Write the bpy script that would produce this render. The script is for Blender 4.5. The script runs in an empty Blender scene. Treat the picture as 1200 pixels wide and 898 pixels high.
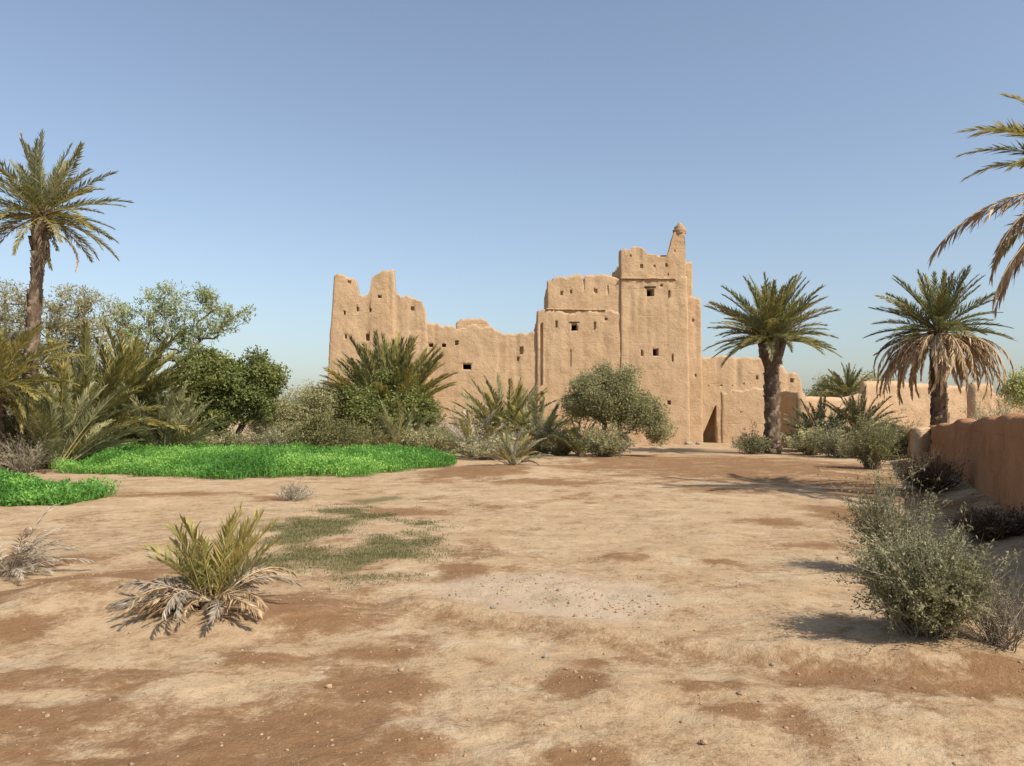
import bpy, math, random
import numpy as np
from mathutils import Vector

# ------------------------------------------------------------------ camera, sky, sun, exposure
scene = bpy.context.scene
COL = scene.collection
F, CX, CY, EYE = 900.0, 600.0, 449.0, 1.65
PITCH = math.atan(39.0 / F)
cam_d = bpy.data.cameras.new("camera"); cam = bpy.data.objects.new("camera", cam_d); COL.objects.link(cam)
cam_d.sensor_width = 36.0; cam_d.lens = F / 1200.0 * 36.0; cam_d.clip_end = 20000; cam_d.clip_start = 0.05
cam.location = (0, 0, EYE); cam.rotation_euler = (math.pi / 2 + PITCH, 0, 0)
scene.camera = cam

SUN_EL = math.radians(46.0)
SUN_AZ = math.atan2(0.76, -0.65)            # clockwise from +Y: right and behind the camera
world = bpy.data.worlds.new("World"); scene.world = world; world.use_nodes = True
wn = world.node_tree; wn.nodes.clear()
sky = wn.nodes.new("ShaderNodeTexSky"); sky.sky_type = 'NISHITA'; sky.sun_disc = False
sky.sun_elevation = SUN_EL; sky.sun_rotation = SUN_AZ
sky.altitude = 0; sky.air_density = 1.2; sky.dust_density = 1.6; sky.ozone_density = 4.0
bg = wn.nodes.new("ShaderNodeBackground"); bg.inputs["Strength"].default_value = 0.128
wo = wn.nodes.new("ShaderNodeOutputWorld")
hsv = wn.nodes.new('ShaderNodeHueSaturation'); hsv.inputs['Saturation'].default_value = 0.80   # dusty air
wn.links.new(sky.outputs[0], hsv.inputs['Color']); wn.links.new(hsv.outputs[0], bg.inputs[0]); wn.links.new(bg.outputs[0], wo.inputs[0])

sun_d = bpy.data.lights.new("sun", 'SUN'); sun_d.energy = 4.9; sun_d.angle = math.radians(0.53); sun_d.color = (1.0, 0.94, 0.85)
sun = bpy.data.objects.new("sun", sun_d); COL.objects.link(sun)
tosun = Vector((math.sin(SUN_AZ) * math.cos(SUN_EL), math.cos(SUN_AZ) * math.cos(SUN_EL), math.sin(SUN_EL)))
sun.rotation_euler = (-tosun).to_track_quat('-Z', 'Y').to_euler(); sun.location = (20, -20, 40)
scene.view_settings.view_transform = 'Standard'; scene.view_settings.look = 'None'
scene.view_settings.exposure = 0.3; scene.view_settings.gamma = 1.0
scene.render.engine = 'CYCLES'
scene.cycles.max_bounces = 6; scene.cycles.diffuse_bounces = 3; scene.cycles.transmission_bounces = 4

# ------------------------------------------------------------------ helpers
def W(px, py, Y):
    """a point of the photograph at the depth Y, in metres"""
    u = (px - CX) / F; v = (CY - py) / F
    dy = math.cos(PITCH) - v * math.sin(PITCH); dz = math.sin(PITCH) + v * math.cos(PITCH)
    s = Y / dy
    return Vector((u * s, Y, EYE + dz * s))
def G(px, py):
    u = (px - CX) / F; v = (CY - py) / F
    dy = math.cos(PITCH) - v * math.sin(PITCH); dz = math.sin(PITCH) + v * math.cos(PITCH)
    s = -EYE / dz
    return (u * s, dy * s)
def X(px, Y): return W(px, 488, Y).x
def Z(py, Y): return W(600, py, Y).z

def _h(ix, iy, iz, seed):
    n = (ix * 374761393 + iy * 668265263 + iz * 2147483647 + seed * 1274126177) & 0xffffffff
    n = ((n ^ (n >> 13)) * 1274126177) & 0xffffffff
    n = ((n ^ (n >> 16)) * 2246822519) & 0xffffffff
    return ((n ^ (n >> 15)) & 0xffffff) / float(0xffffff)
def vnoise(x, y, z=None, seed=0):
    x = np.asarray(x, float); y = np.asarray(y, float)
    z = np.zeros_like(x) if z is None else np.asarray(z, float)
    xi = np.floor(x).astype(np.int64); yi = np.floor(y).astype(np.int64); zi = np.floor(z).astype(np.int64)
    fx = x - xi; fy = y - yi; fz = z - zi
    fx = fx * fx * (3 - 2 * fx); fy = fy * fy * (3 - 2 * fy); fz = fz * fz * (3 - 2 * fz)
    r = 0
    for a in (0, 1):
        for b in (0, 1):
            for c in (0, 1):
                w = (fx if a else 1 - fx) * (fy if b else 1 - fy) * (fz if c else 1 - fz)
                r = r + w * _h(xi + a, yi + b, zi + c, seed)
    return r
def fbm(x, y, z=None, seed=0, octv=4):
    r = 0; a = 0.5; s = 1.0; t = 0
    for k in range(octv):
        r = r + a * vnoise(np.asarray(x) * s, np.asarray(y) * s, None if z is None else np.asarray(z) * s, seed + k * 17)
        t += a; a *= 0.5; s *= 2.03
    return r / t

def mesh_np(name, V, Fq, mat=None, attrs=None, smooth=False):
    """V (n,3); Fq list of (m,k) integer arrays"""
    if isinstance(Fq, np.ndarray): Fq = [Fq]
    me = bpy.data.meshes.new(name)
    V = np.asarray(V, np.float32)
    me.vertices.add(len(V)); me.vertices.foreach_set("co", V.ravel())
    loops = np.concatenate([f.ravel() for f in Fq]).astype(np.int32)
    tot = np.concatenate([np.full(len(f), f.shape[1], np.int32) for f in Fq])
    st = np.concatenate([[0], np.cumsum(tot)[:-1]]).astype(np.int32)
    me.loops.add(len(loops)); me.loops.foreach_set("vertex_index", loops)
    me.polygons.add(len(tot)); me.polygons.foreach_set("loop_start", st); me.polygons.foreach_set("loop_total", tot)
    if smooth: me.polygons.foreach_set("use_smooth", np.ones(len(tot), bool))
    if attrs:
        for k, a in attrs.items():
            at = me.attributes.new(k, 'FLOAT', 'POINT'); at.data.foreach_set("value", np.asarray(a, np.float32))
    me.update(calc_edges=True); me.validate()
    if mat: me.materials.append(mat)
    return me
def link(name, data, parent=None, loc=None):
    o = bpy.data.objects.new(name, data); COL.objects.link(o)
    if parent: o.parent = parent
    if loc is not None: o.location = loc
    return o
def tag(o, label=None, cat=None, group=None, kind=None):
    if label: o["label"] = label
    if cat: o["category"] = cat
    if group: o["group"] = group
    if kind: o["kind"] = kind
    return o
def thing(name, label, cat, loc=(0, 0, 0), group=None):
    o = link(name, None, None, loc); o.empty_display_size = 0.2
    return tag(o, label, cat, group)

class MB:
    """collects pieces of mesh"""
    def __init__(s): s.V = []; s.Q = []; s.T = []; s.n = 0; s.A = []
    def add(s, V, Q=None, T=None, tint=None):
        V = np.asarray(V, float).reshape(-1, 3)
        if Q is not None and len(Q): s.Q.append(np.asarray(Q, int) + s.n)
        if T is not None and len(T): s.T.append(np.asarray(T, int) + s.n)
        s.V.append(V); s.A.append(np.full(len(V), 0.5) if tint is None else np.broadcast_to(np.asarray(tint, float), (len(V),)))
        s.n += len(V)
    def mesh(s, name, mat, smooth=False):
        f = []
        if s.Q: f.append(np.concatenate(s.Q))
        if s.T: f.append(np.concatenate(s.T))
        return mesh_np(name, np.concatenate(s.V), f, mat, {"tint": np.concatenate(s.A)}, smooth)
    def tube(s, P, R, n=6, tint=0.5, cap=True):
        P = np.asarray(P, float); R = np.broadcast_to(np.asarray(R, float), (len(P),))
        T = np.gradient(P, axis=0); T /= (np.linalg.norm(T, axis=1, keepdims=True) + 1e-9)
        ref = np.array([0.31, 0.95, 0.05]) if abs(T[0][2]) > 0.7 else np.array([0, 0, 1.0])
        A = np.cross(T, ref); A /= (np.linalg.norm(A, axis=1, keepdims=True) + 1e-9)
        B = np.cross(T, A)
        th = np.arange(n) * 2 * math.pi / n
        V = P[:, None] + R[:, None, None] * (np.cos(th)[None, :, None] * A[:, None] + np.sin(th)[None, :, None] * B[:, None])
        m = len(P); i = np.arange(m - 1)[:, None] * n; j = np.arange(n)[None]; k = (j + 1) % n
        Q = np.stack([i + j, i + k, i + n + k, i + n + j], -1).reshape(-1, 4)
        V = V.reshape(-1, 3); TT = []
        if cap:
            V = np.vstack([V, P[-1:] + T[-1:] * R[-1] * 0.4]); c = len(V) - 1
            TT = [[(m - 1) * n + a, (m - 1) * n + (a + 1) % n, c] for a in range(n)]
        s.add(V, Q, np.array(TT) if len(TT) else None, tint)
    def kites(s, P, D, L, Wd, rng, tint, N=None, bend=0.0):
        """leaf blades: base P, direction D, length L, width Wd"""
        n = len(P); D = D / (np.linalg.norm(D, axis=1, keepdims=True) + 1e-9)
        if N is None: N = rng.normal(size=(n, 3))
        S = np.cross(D, N); S /= (np.linalg.norm(S, axis=1, keepdims=True) + 1e-9)
        L = np.broadcast_to(L, (n,))[:, None]; Wd = np.broadcast_to(Wd, (n,))[:, None]
        M = P + D * L * 0.45
        tip = P + D * L; tip = tip - np.array([0, 0, 1.0]) * (L * bend)
        V = np.stack([P, M + S * Wd / 2, tip, M - S * Wd / 2], 1).reshape(-1, 3)
        Q = np.arange(n * 4).reshape(-1, 4)
        s.add(V, Q, None, np.repeat(np.broadcast_to(tint, (n,)), 4))

# ------------------------------------------------------------------ materials
def srgb(r, g, b):
    f = lambda c: ((c / 255) / 12.92) if c <= 10 else (((c / 255) + 0.055) / 1.055) ** 2.4
    return (f(r), f(g), f(b), 1)
class NT:
    def __init__(s, name):
        s.m = bpy.data.materials.new(name); s.m.use_nodes = True; s.t = s.m.node_tree; s.t.nodes.clear()
        s.out = s.n("ShaderNodeOutputMaterial")
    def n(s, typ, **kw):
        nd = s.t.nodes.new(typ)
        for k, v in kw.items(): setattr(nd, k, v)
        return nd
    def l(s, a, b): s.t.links.new(a, b)
    def put(s, nd, **kw):
        for k, v in kw.items():
            i = nd.inputs[k.replace('_', ' ')]
            if hasattr(v, 'links'): s.l(v, i)
            else: i.default_value = v
    def noise(s, vec, scale, detail=4, rough=0.6):
        nd = s.n("ShaderNodeTexNoise"); nd.inputs["Scale"].default_value = scale
        nd.inputs["Detail"].default_value = detail; nd.inputs["Roughness"].default_value = rough
        if vec is not None: s.l(vec, nd.inputs["Vector"])
        return nd.outputs["Fac"]
    def math(s, op, a, b=None, c=None, clamp=False):
        nd = s.n("ShaderNodeMath", operation=op); nd.use_clamp = clamp
        for i, v in enumerate((a, b, c)):
            if v is None: continue
            if hasattr(v, 'links'): s.l(v, nd.inputs[i])
            else: nd.inputs[i].default_value = v
        return nd.outputs[0]
    def step(s, v, lo, hi):
        nd = s.n("ShaderNodeMapRange"); nd.interpolation_type = 'SMOOTHSTEP'
        s.l(v, nd.inputs[0]); nd.inputs[1].default_value = lo; nd.inputs[2].default_value = hi
        return nd.outputs[0]
    def mix(s, f, a, b, mode='MIX'):
        nd = s.n("ShaderNodeMix"); nd.data_type = 'RGBA'; nd.blend_type = mode
        for i, v in ((0, f), (6, a), (7, b)):
            if hasattr(v, 'links'): s.l(v, nd.inputs[i])
            else: nd.inputs[i].default_value = v
        return nd.outputs[2]
    def ramp(s, f, stops):
        nd = s.n("ShaderNodeValToRGB"); e = nd.color_ramp.elements
        while len(e) < len(stops): e.new(0.5)
        for el, (p, c) in zip(e, stops): el.position = p; el.color = c
        s.l(f, nd.inputs[0]); return nd.outputs[0]
    def attr(s, name): 
        nd = s.n("ShaderNodeAttribute"); nd.attribute_name = name; return nd.outputs["Fac"]
    def pos(s): return s.n("ShaderNodeNewGeometry").outputs["Position"]
    def mapv(s, v, scale):
        nd = s.n("ShaderNodeMapping"); nd.inputs["Scale"].default_value = scale; s.l(v, nd.inputs["Vector"]); return nd.outputs[0]
    def bump(s, h, strength, dist, prev=None):
        nd = s.n("ShaderNodeBump"); nd.inputs["Strength"].default_value = strength; nd.inputs["Distance"].default_value = dist
        s.l(h, nd.inputs["Height"])
        if prev is not None: s.l(prev, nd.inputs["Normal"])
        return nd.outputs[0]

def foliage(name, stops, transl=0.4, rough=0.55, var=0.35):
    """leaf: colour from a per-leaf value, nudged plant by plant; some light passes through"""
    t = NT(name)
    oi = t.n("ShaderNodeObjectInfo")
    f = t.math('ADD', t.attr("tint"), t.math('MULTIPLY', t.math('SUBTRACT', oi.outputs["Random"], 0.5), var), clamp=True)
    n = t.noise(t.pos(), 1.7, 2)
    f = t.math('ADD', f, t.math('MULTIPLY', t.math('SUBTRACT', n, 0.5), 0.5), clamp=True)
    c = t.ramp(f, stops)
    p = t.n("ShaderNodeBsdfPrincipled"); t.l(c, p.inputs["Base Color"])
    p.inputs["Roughness"].default_value = rough; p.inputs["Specular IOR Level"].default_value = 0.3
    tr = t.n("ShaderNodeBsdfTranslucent"); t.l(c, tr.inputs[0])
    mx = t.n("ShaderNodeMixShader"); mx.inputs[0].default_value = transl
    t.l(p.outputs[0], mx.inputs[1]); t.l(tr.outputs[0], mx.inputs[2]); t.l(mx.outputs[0], t.out.inputs[0])
    return t.m
def C(r, g, b): return (r, g, b, 1)

M = {}
M['palm_green'] = foliage('palm_leaf_green', [(0.0, C(0.114, 0.127, 0.040)), (.45, C(0.238, 0.230, 0.074)), (.8, C(0.398, 0.329, 0.113)), (1, C(0.606, 0.412, 0.160))])
M['palm_dark'] = foliage('palm_leaf_dark', [(0.0, C(0.070, 0.085, 0.034)), (.5, C(0.156, 0.163, 0.063)), (.85, C(0.279, 0.242, 0.098)), (1, C(0.453, 0.326, 0.146))])
M['palm_yellow'] = foliage('palm_leaf_yellowing', [(0.0, C(0.161, 0.161, 0.047)), (.45, C(0.335, 0.287, 0.088)), (.8, C(0.522, 0.402, 0.124)), (1, C(0.646, 0.460, 0.166))])
M['palm_grey'] = foliage('palm_leaf_grey', [(0.0, C(0.161, 0.174, 0.084)), (.45, C(0.292, 0.286, 0.136)), (.8, C(0.469, 0.420, 0.214)), (1, C(0.644, 0.535, 0.297))])
M['palm_dead'] = foliage('palm_leaf_dry', [(0.0, C(0.193, 0.119, 0.062)), (.45, C(0.387, 0.261, 0.137)), (.8, C(0.605, 0.440, 0.250)), (1, C(0.720, 0.582, 0.363))], transl=.15)
M['palm_ash'] = foliage('palm_leaf_bleached', [(0.0, C(0.154, 0.119, 0.084)), (.45, C(0.317, 0.256, 0.185)), (.8, C(0.499, 0.420, 0.311)), (1, C(0.634, 0.547, 0.420))], transl=.1)
M['leaf_dark'] = foliage('leaf_dark_green', [(0.0, C(0.083, 0.105, 0.030)), (.5, C(0.207, 0.230, 0.066)), (.85, C(0.367, 0.351, 0.103)), (1, C(0.560, 0.469, 0.147))])
M['leaf_olive'] = foliage('leaf_olive', [(0.0, C(0.159, 0.156, 0.067)), (.5, C(0.348, 0.326, 0.152)), (.85, C(0.582, 0.508, 0.258)), (1, C(0.720, 0.698, 0.393))])
M['leaf_light'] = foliage('leaf_pale_green', [(0.0, C(0.190, 0.215, 0.082)), (.5, C(0.382, 0.410, 0.163)), (.85, C(0.615, 0.614, 0.274)), (1, C(0.720, 0.720, 0.385))])
M['leaf_tamarisk'] = foliage('leaf_tamarisk', [(0.0, C(0.185, 0.177, 0.088)), (.5, C(0.338, 0.316, 0.167)), (.85, C(0.506, 0.446, 0.247)), (1, C(0.645, 0.552, 0.333))])
M['leaf_sage'] = foliage('leaf_sage', [(0.0, C(0.111, 0.112, 0.048)), (.5, C(0.241, 0.232, 0.112)), (.85, C(0.389, 0.363, 0.195)), (1, C(0.545, 0.488, 0.282))])
M['leaf_yellowgreen'] = foliage('leaf_yellow_green', [(0.0, C(.12, .12, .04)), (.5, C(.23, .215, .080)), (.85, C(.33, .30, .12)), (1, C(.43, .37, .17))])
M['alfalfa'] = foliage('crop_leaf', [(0.0, C(0.070, 0.184, 0.029)), (.5, C(0.132, 0.306, 0.051)), (.85, C(0.216, 0.422, 0.077)), (1, C(0.324, 0.530, 0.110))], transl=.35, var=0)
M['grass'] = foliage('grass_blade', [(0.0, C(0.066, 0.081, 0.023)), (.5, C(0.132, 0.142, 0.045)), (1, C(0.330, 0.266, 0.108))], var=0)
M['twig'] = foliage('dry_twig', [(0.0, C(.13, .10, .075)), (.5, C(.26, .21, .16)), (1, C(.46, .39, .31))], transl=0)
M['brush'] = foliage('dark_brush', [(0.0, C(0.051, 0.031, 0.017)), (.5, C(0.111, 0.068, 0.036)), (1, C(0.221, 0.143, 0.076))], transl=0)

def bark(name, a, b, scale=6):
    t = NT(name); p = t.pos()
    n = t.noise(t.mapv(p, (1, 1, .45)), scale, 5, .65)
    c = t.ramp(n, [(.3, a), (.7, b)])
    s = t.n("ShaderNodeBsdfPrincipled"); t.l(c, s.inputs["Base Color"]); s.inputs["Roughness"].default_value = .95
    s.inputs["Specular IOR Level"].default_value = .1
    t.l(t.bump(t.noise(p, scale * 3, 4), .8, .03), s.inputs["Normal"]); t.l(s.outputs[0], t.out.inputs[0]); return t.m
M['palm_trunk'] = bark('palm_trunk_fibre', C(0.054, 0.036, 0.024), C(0.180, 0.126, 0.085))
M['palm_boot'] = bark('palm_leaf_base', C(0.075, 0.052, 0.034), C(0.247, 0.181, 0.122))
M['palm_boot_gold'] = bark('palm_leaf_base_golden', C(.22, .14, .06), C(.45, .31, .14))
M['bark'] = bark('tree_bark', C(.09, .07, .055), C(.25, .20, .155))
M['rachis'] = bark('frond_stalk', C(.20, .19, .075), C(.36, .31, .14))
M['rachis_dead'] = bark('frond_stalk_dry', C(.22, .15, .085), C(.45, .33, .20))
M['rachis_ash'] = bark('frond_stalk_bleached', C(.28, .24, .19), C(.58, .52, .43))
M['wood'] = bark('old_wood', C(.035, .024, .016), C(.10, .068, .045))
M['stone'] = bark('stone', C(0.216, 0.173, 0.122), C(0.403, 0.338, 0.259), 14)
M['clod'] = bark('earth_clod', C(.27, .17, .10), C(.48, .33, .20), 14)

def earth(name, c0, c1, c2, course=0.82, stain=0.5):
    """rammed earth: lifts of packed mud, washed down by rain"""
    t = NT(name); p = t.pos()
    big = t.noise(p, .35, 5, .62); mid = t.noise(p, 2.3, 6, .7); fine = t.noise(p, 16, 5, .75)
    streak = t.noise(t.mapv(p, (1.6, 1.6, .13)), 1.5, 5, .65)
    c = t.mix(t.step(big, .32, .68), c0, c1)
    c = t.mix(t.math('MULTIPLY', t.step(streak, .50, .78), stain), c, c2)
    c = t.mix(t.math('MULTIPLY', t.step(mid, .56, .80), .45), c, c2)
    pale = (min(c0[0] * 1.16, .8), min(c0[1] * 1.16, .8), min(c0[2] * 1.18, .8), 1)
    c = t.mix(t.math('MULTIPLY', t.step(fine, .48, .72), .4), c, pale)
    scab = t.noise(p, 1.1, 8, .75); c = t.mix(t.math('MULTIPLY', t.step(scab, .54, .60), .38), c, c2); c = t.mix(t.math('MULTIPLY', t.step(scab, .47, .40), .30), c, pale)
    sep = t.n("ShaderNodeSeparateXYZ"); t.l(p, sep.inputs[0])
    zz = t.math('ADD', sep.outputs[2], t.math('MULTIPLY', mid, .10))
    fr = t.math('FRACT', t.math('DIVIDE', zz, course))
    joint = t.math('SUBTRACT', 1.0, t.step(t.math('ABSOLUTE', t.math('SUBTRACT', fr, .5)), .0, .05))
    joint = t.math('MULTIPLY', joint, t.step(t.noise(p, .9, 3), .42, .60))
    c = t.mix(t.math('MULTIPLY', joint, .22), c, c2)
    s = t.n("ShaderNodeBsdfPrincipled"); t.l(c, s.inputs["Base Color"]); s.inputs["Roughness"].default_value = .97
    s.inputs["Specular IOR Level"].default_value = .08
    b = t.bump(t.math('SUBTRACT', mid, t.math('MULTIPLY', joint, .10)), .8, .09)
    b = t.bump(streak, .2, .05, b); b = t.bump(t.noise(p, 6.5, 6, .75), .6, .06, b)
    b = t.bump(fine, .55, .03, b)
    t.l(b, s.inputs["Normal"]); t.l(s.outputs[0], t.out.inputs[0]); return t.m
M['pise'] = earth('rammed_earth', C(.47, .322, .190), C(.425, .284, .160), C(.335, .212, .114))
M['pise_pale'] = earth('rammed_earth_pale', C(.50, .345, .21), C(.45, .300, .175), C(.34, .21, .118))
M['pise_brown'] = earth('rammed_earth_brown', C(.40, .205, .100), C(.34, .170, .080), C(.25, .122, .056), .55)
M['dark_void'] = bark('opening_shade_black', C(.012, .009, .007), C(.035, .026, .019))  # near-black colour stands in for the shade inside the window openings

# ------------------------------------------------------------------ the ground
def ell(px, py, rx, ry):
    x, y = G(px, py); _, y1 = G(px, py - ry); _, y0 = G(px, py + ry)
    return (x, y, rx * y / F, max((y1 - y0) / 2, .02))
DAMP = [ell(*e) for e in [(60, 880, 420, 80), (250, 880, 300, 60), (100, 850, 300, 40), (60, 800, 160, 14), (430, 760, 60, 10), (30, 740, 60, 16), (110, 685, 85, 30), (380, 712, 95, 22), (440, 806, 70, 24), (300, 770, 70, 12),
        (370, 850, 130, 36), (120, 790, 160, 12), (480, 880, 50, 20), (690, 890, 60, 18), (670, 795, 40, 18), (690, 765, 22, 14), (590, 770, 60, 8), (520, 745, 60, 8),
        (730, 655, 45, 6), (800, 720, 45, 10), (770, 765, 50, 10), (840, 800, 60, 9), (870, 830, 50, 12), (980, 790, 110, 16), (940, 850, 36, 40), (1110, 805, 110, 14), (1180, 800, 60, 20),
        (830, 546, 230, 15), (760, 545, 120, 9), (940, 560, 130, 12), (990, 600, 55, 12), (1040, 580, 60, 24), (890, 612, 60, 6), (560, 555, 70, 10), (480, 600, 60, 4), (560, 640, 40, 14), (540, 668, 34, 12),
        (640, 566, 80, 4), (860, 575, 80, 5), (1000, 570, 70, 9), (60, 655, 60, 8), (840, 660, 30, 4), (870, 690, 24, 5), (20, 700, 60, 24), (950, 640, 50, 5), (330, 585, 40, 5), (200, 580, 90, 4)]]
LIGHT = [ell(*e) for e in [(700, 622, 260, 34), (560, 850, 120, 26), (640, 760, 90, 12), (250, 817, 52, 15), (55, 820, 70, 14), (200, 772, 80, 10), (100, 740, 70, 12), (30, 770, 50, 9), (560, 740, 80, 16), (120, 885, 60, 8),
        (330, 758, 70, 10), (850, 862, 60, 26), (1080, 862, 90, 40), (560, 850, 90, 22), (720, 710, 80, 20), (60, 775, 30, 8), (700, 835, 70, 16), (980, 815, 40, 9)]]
PALE = [ell(*e) for e in [(610, 690, 110, 20), (690, 708, 110, 22), (740, 700, 50, 20)]]
GREEN = [ell(*e) for e in [(430, 640, 95, 30), (380, 616, 90, 22), (470, 585, 50, 5), (420, 660, 50, 16)]]
TRACK = [G(*p) for p in [(480, 704), (560, 716), (640, 727), (720, 742), (800, 752), (900, 764), (1050, 778), (1230, 795)]]
def emask(E, x, y, soft=.45):
    r = np.full(np.shape(x), -1.0)
    for (cx, cy, rx, ry) in E:
        d = np.sqrt(((x - cx) / rx) ** 2 + ((y - cy) / ry) ** 2)
        r = np.maximum(r, 1 - d)
    return np.clip(r / soft, -1, 1)
def track_d(x, y):
    best = np.full(np.shape(x), 1e9); 
    for (a, b) in zip(TRACK[:-1], TRACK[1:]):
        a = np.array(a); b = np.array(b); d = b - a; L = np.hypot(*d); d = d / L
        t = np.clip((x - a[0]) * d[0] + (y - a[1]) * d[1], 0, L)
        qx = a[0] + d[0] * t; qy = a[1] + d[1] * t
        sd = np.hypot(x - qx, y - qy) * np.sign(d[0] * (y - qy) - d[1] * (x - qx) + 1e-9)
        best = np.where(np.abs(sd) < np.abs(best), sd, best)
    return best
def gz(x, y):
    x = np.asarray(x, float); y = np.asarray(y, float)
    near = np.exp(-np.maximum(y - 4, 0) / 18)
    h = (fbm(x * .35, y * .35, seed=3) - .5) * .12 * (0.4 + .6 * near)
    h = h + (fbm(x * 1.7, y * 1.7, seed=5) - .5) * .075 * near + (fbm(x * 6, y * 6, seed=9, octv=3) - .5) * .035 * near
    def hump(px, py, rx, ry, a):
        cx, cy, ex, ey = ell(px, py, rx, ry)
        return a * np.exp(-(((x - cx) / ex) ** 2 + ((y - cy) / ey) ** 2))
    h = h + hump(110, 700, 90, 26, .15) + hump(20, 720, 60, 25, .06) + hump(245, 725, 100, 22, .07) + hump(380, 716, 80, 18, .05)
    h = h + hump(900, 556, 120, 8, .10) + hump(1090, 750, 90, 22, .08) + hump(730, 655, 40, 6, .05) + hump(600, 555, 80, 9, .16) + hump(710, 540, 60, 5, .12)
    d = track_d(x, y)
    lump = .6 + .8 * fbm(x * 2.1, y * 2.1, seed=21)
    h = h + (.060 * np.exp(-(d / .16) ** 2) - .035 * np.exp(-((d + .38) / .25) ** 2)) * lump
    # earth fallen along the foot of the right-hand wall
    wx = np.interp(y, [7.2, 13.4, 20, 27.5], [7.2 * .7667, 13.4 * .6556, 20 * .5889, 27.5 * .5456])
    h = h + .13 * np.exp(-((x - wx + .35) / .40) ** 2) * (y > 6) * (y < 28.5) * (.5 + fbm(x * 1.1, y * 1.1, seed=33))
    # the banked earth behind the left palms
    h = h + 1.5 * np.exp(-(((x + 19.5) / 4.0) ** 2 + ((y - 28.5) / 3.0) ** 2))
    return h
def gzf(x, y): return float(gz(np.array([x]), np.array([y]))[0])
def axis(lo, hi, c, s0, g):
    out = [c]; p = c
    while p < hi: p += s0 + g * abs(p - c); out.append(p)
    p = c
    while p > lo: p -= s0 + g * abs(p - c); out.append(p)
    return np.array(sorted(out))
gx = np.concatenate([[-4000, -1500, -500, -180], axis(-70, 70, 0, .035, .0125), [180, 500, 1500, 4000]])
gy = np.concatenate([[-400, -60, -20], axis(-8, 90, 4.2, .032, .0115), [140, 260, 600, 1500, 5000]])
GX, GY = np.meshgrid(gx, gy); fx, fy = GX.ravel(), GY.ravel()
fzv = gz(fx, fy) * (np.abs(fx) < 80) * (fy < 100)
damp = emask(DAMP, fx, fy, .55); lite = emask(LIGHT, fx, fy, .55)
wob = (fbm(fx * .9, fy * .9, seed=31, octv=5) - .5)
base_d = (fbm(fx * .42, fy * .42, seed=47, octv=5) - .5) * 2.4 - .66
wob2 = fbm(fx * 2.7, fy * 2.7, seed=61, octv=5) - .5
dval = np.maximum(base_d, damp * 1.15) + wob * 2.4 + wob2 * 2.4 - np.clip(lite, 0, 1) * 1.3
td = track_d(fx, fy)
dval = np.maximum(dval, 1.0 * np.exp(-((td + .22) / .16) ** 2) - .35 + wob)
pval = emask(PALE, fx, fy, .5) + wob * .9
gval = emask(GREEN, fx, fy, .9) - .15 + (fbm(fx * 1.4, fy * 1.4, seed=88, octv=5) - .5) * 4.0
nx, ny = len(gx), len(gy)
ii = (np.arange(ny - 1)[:, None] * nx + np.arange(nx - 1)[None]).ravel()
gq = np.stack([ii, ii + 1, ii + nx + 1, ii + nx], -1)

def ground_mat():
    t = NT('dry_soil'); p = t.pos()
    n1 = t.noise(p, .8, 6, .65); n2 = t.noise(p, 5.0, 6, .7); n3 = t.noise(p, 38, 4, .7); n4 = t.noise(p, 150, 3, .7)
    sand = t.mix(t.step(n1, .35, .65), C(.400, .276, .158), C(.455, .328, .196))
    sand = t.mix(t.math('MULTIPLY', t.step(n2, .52, .75), .55), sand, C(.31, .197, .105))
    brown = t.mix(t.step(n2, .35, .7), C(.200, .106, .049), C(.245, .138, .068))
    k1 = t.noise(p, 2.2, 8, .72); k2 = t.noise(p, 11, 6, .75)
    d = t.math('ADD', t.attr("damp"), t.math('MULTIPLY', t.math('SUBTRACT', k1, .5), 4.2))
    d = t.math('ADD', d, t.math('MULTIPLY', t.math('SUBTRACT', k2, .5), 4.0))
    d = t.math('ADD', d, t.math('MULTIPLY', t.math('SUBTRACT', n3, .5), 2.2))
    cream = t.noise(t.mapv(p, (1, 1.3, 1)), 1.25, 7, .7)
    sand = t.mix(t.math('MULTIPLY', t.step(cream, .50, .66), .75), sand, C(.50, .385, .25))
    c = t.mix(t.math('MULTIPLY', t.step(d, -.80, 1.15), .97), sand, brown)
    g = t.math('ADD', t.attr("pale"), t.math('MULTIPLY', t.math('SUBTRACT', n2, .5), .8))
    c = t.mix(t.math('MULTIPLY', t.step(g, -.3, .7), .6), c, C(.46, .36, .26))
    v = t.n("ShaderNodeTexVoronoi"); v.inputs["Scale"].default_value = 55; t.l(p, v.inputs["Vector"])
    fleck = t.math('MULTIPLY', t.step(n3, .55, .75), .35)
    c = t.mix(fleck, c, C(.47, .35, .22)); c = t.mix(t.math('MULTIPLY', t.step(n4, .56, .72), .35), c, C(.19, .118, .066))
    gr = t.math('ADD', t.attr("green"), t.math('MULTIPLY', t.math('SUBTRACT', n3, .5), 2.0))
    c = t.mix(t.math('MULTIPLY', t.step(gr, -.3, .8), .8), c, C(.125, .112, .046))
    s = t.n("ShaderNodeBsdfPrincipled"); t.l(c, s.inputs["Base Color"]); s.inputs["Roughness"].default_value = .97
    s.inputs["Specular IOR Level"].default_value = .06
    b = t.bump(n2, .55, .05); b = t.bump(k2, .6, .03, b); b = t.bump(n3, .6, .015, b); b = t.bump(n4, .5, .005, b)
    t.l(b, s.inputs["Normal"]); t.l(s.outputs[0], t.out.inputs[0]); return t.m
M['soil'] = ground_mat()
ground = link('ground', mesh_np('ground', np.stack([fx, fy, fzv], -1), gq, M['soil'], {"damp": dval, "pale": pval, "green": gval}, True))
tag(ground, kind='structure')
ground["label"] = "dry sandy ground with brown soil patches"

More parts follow.
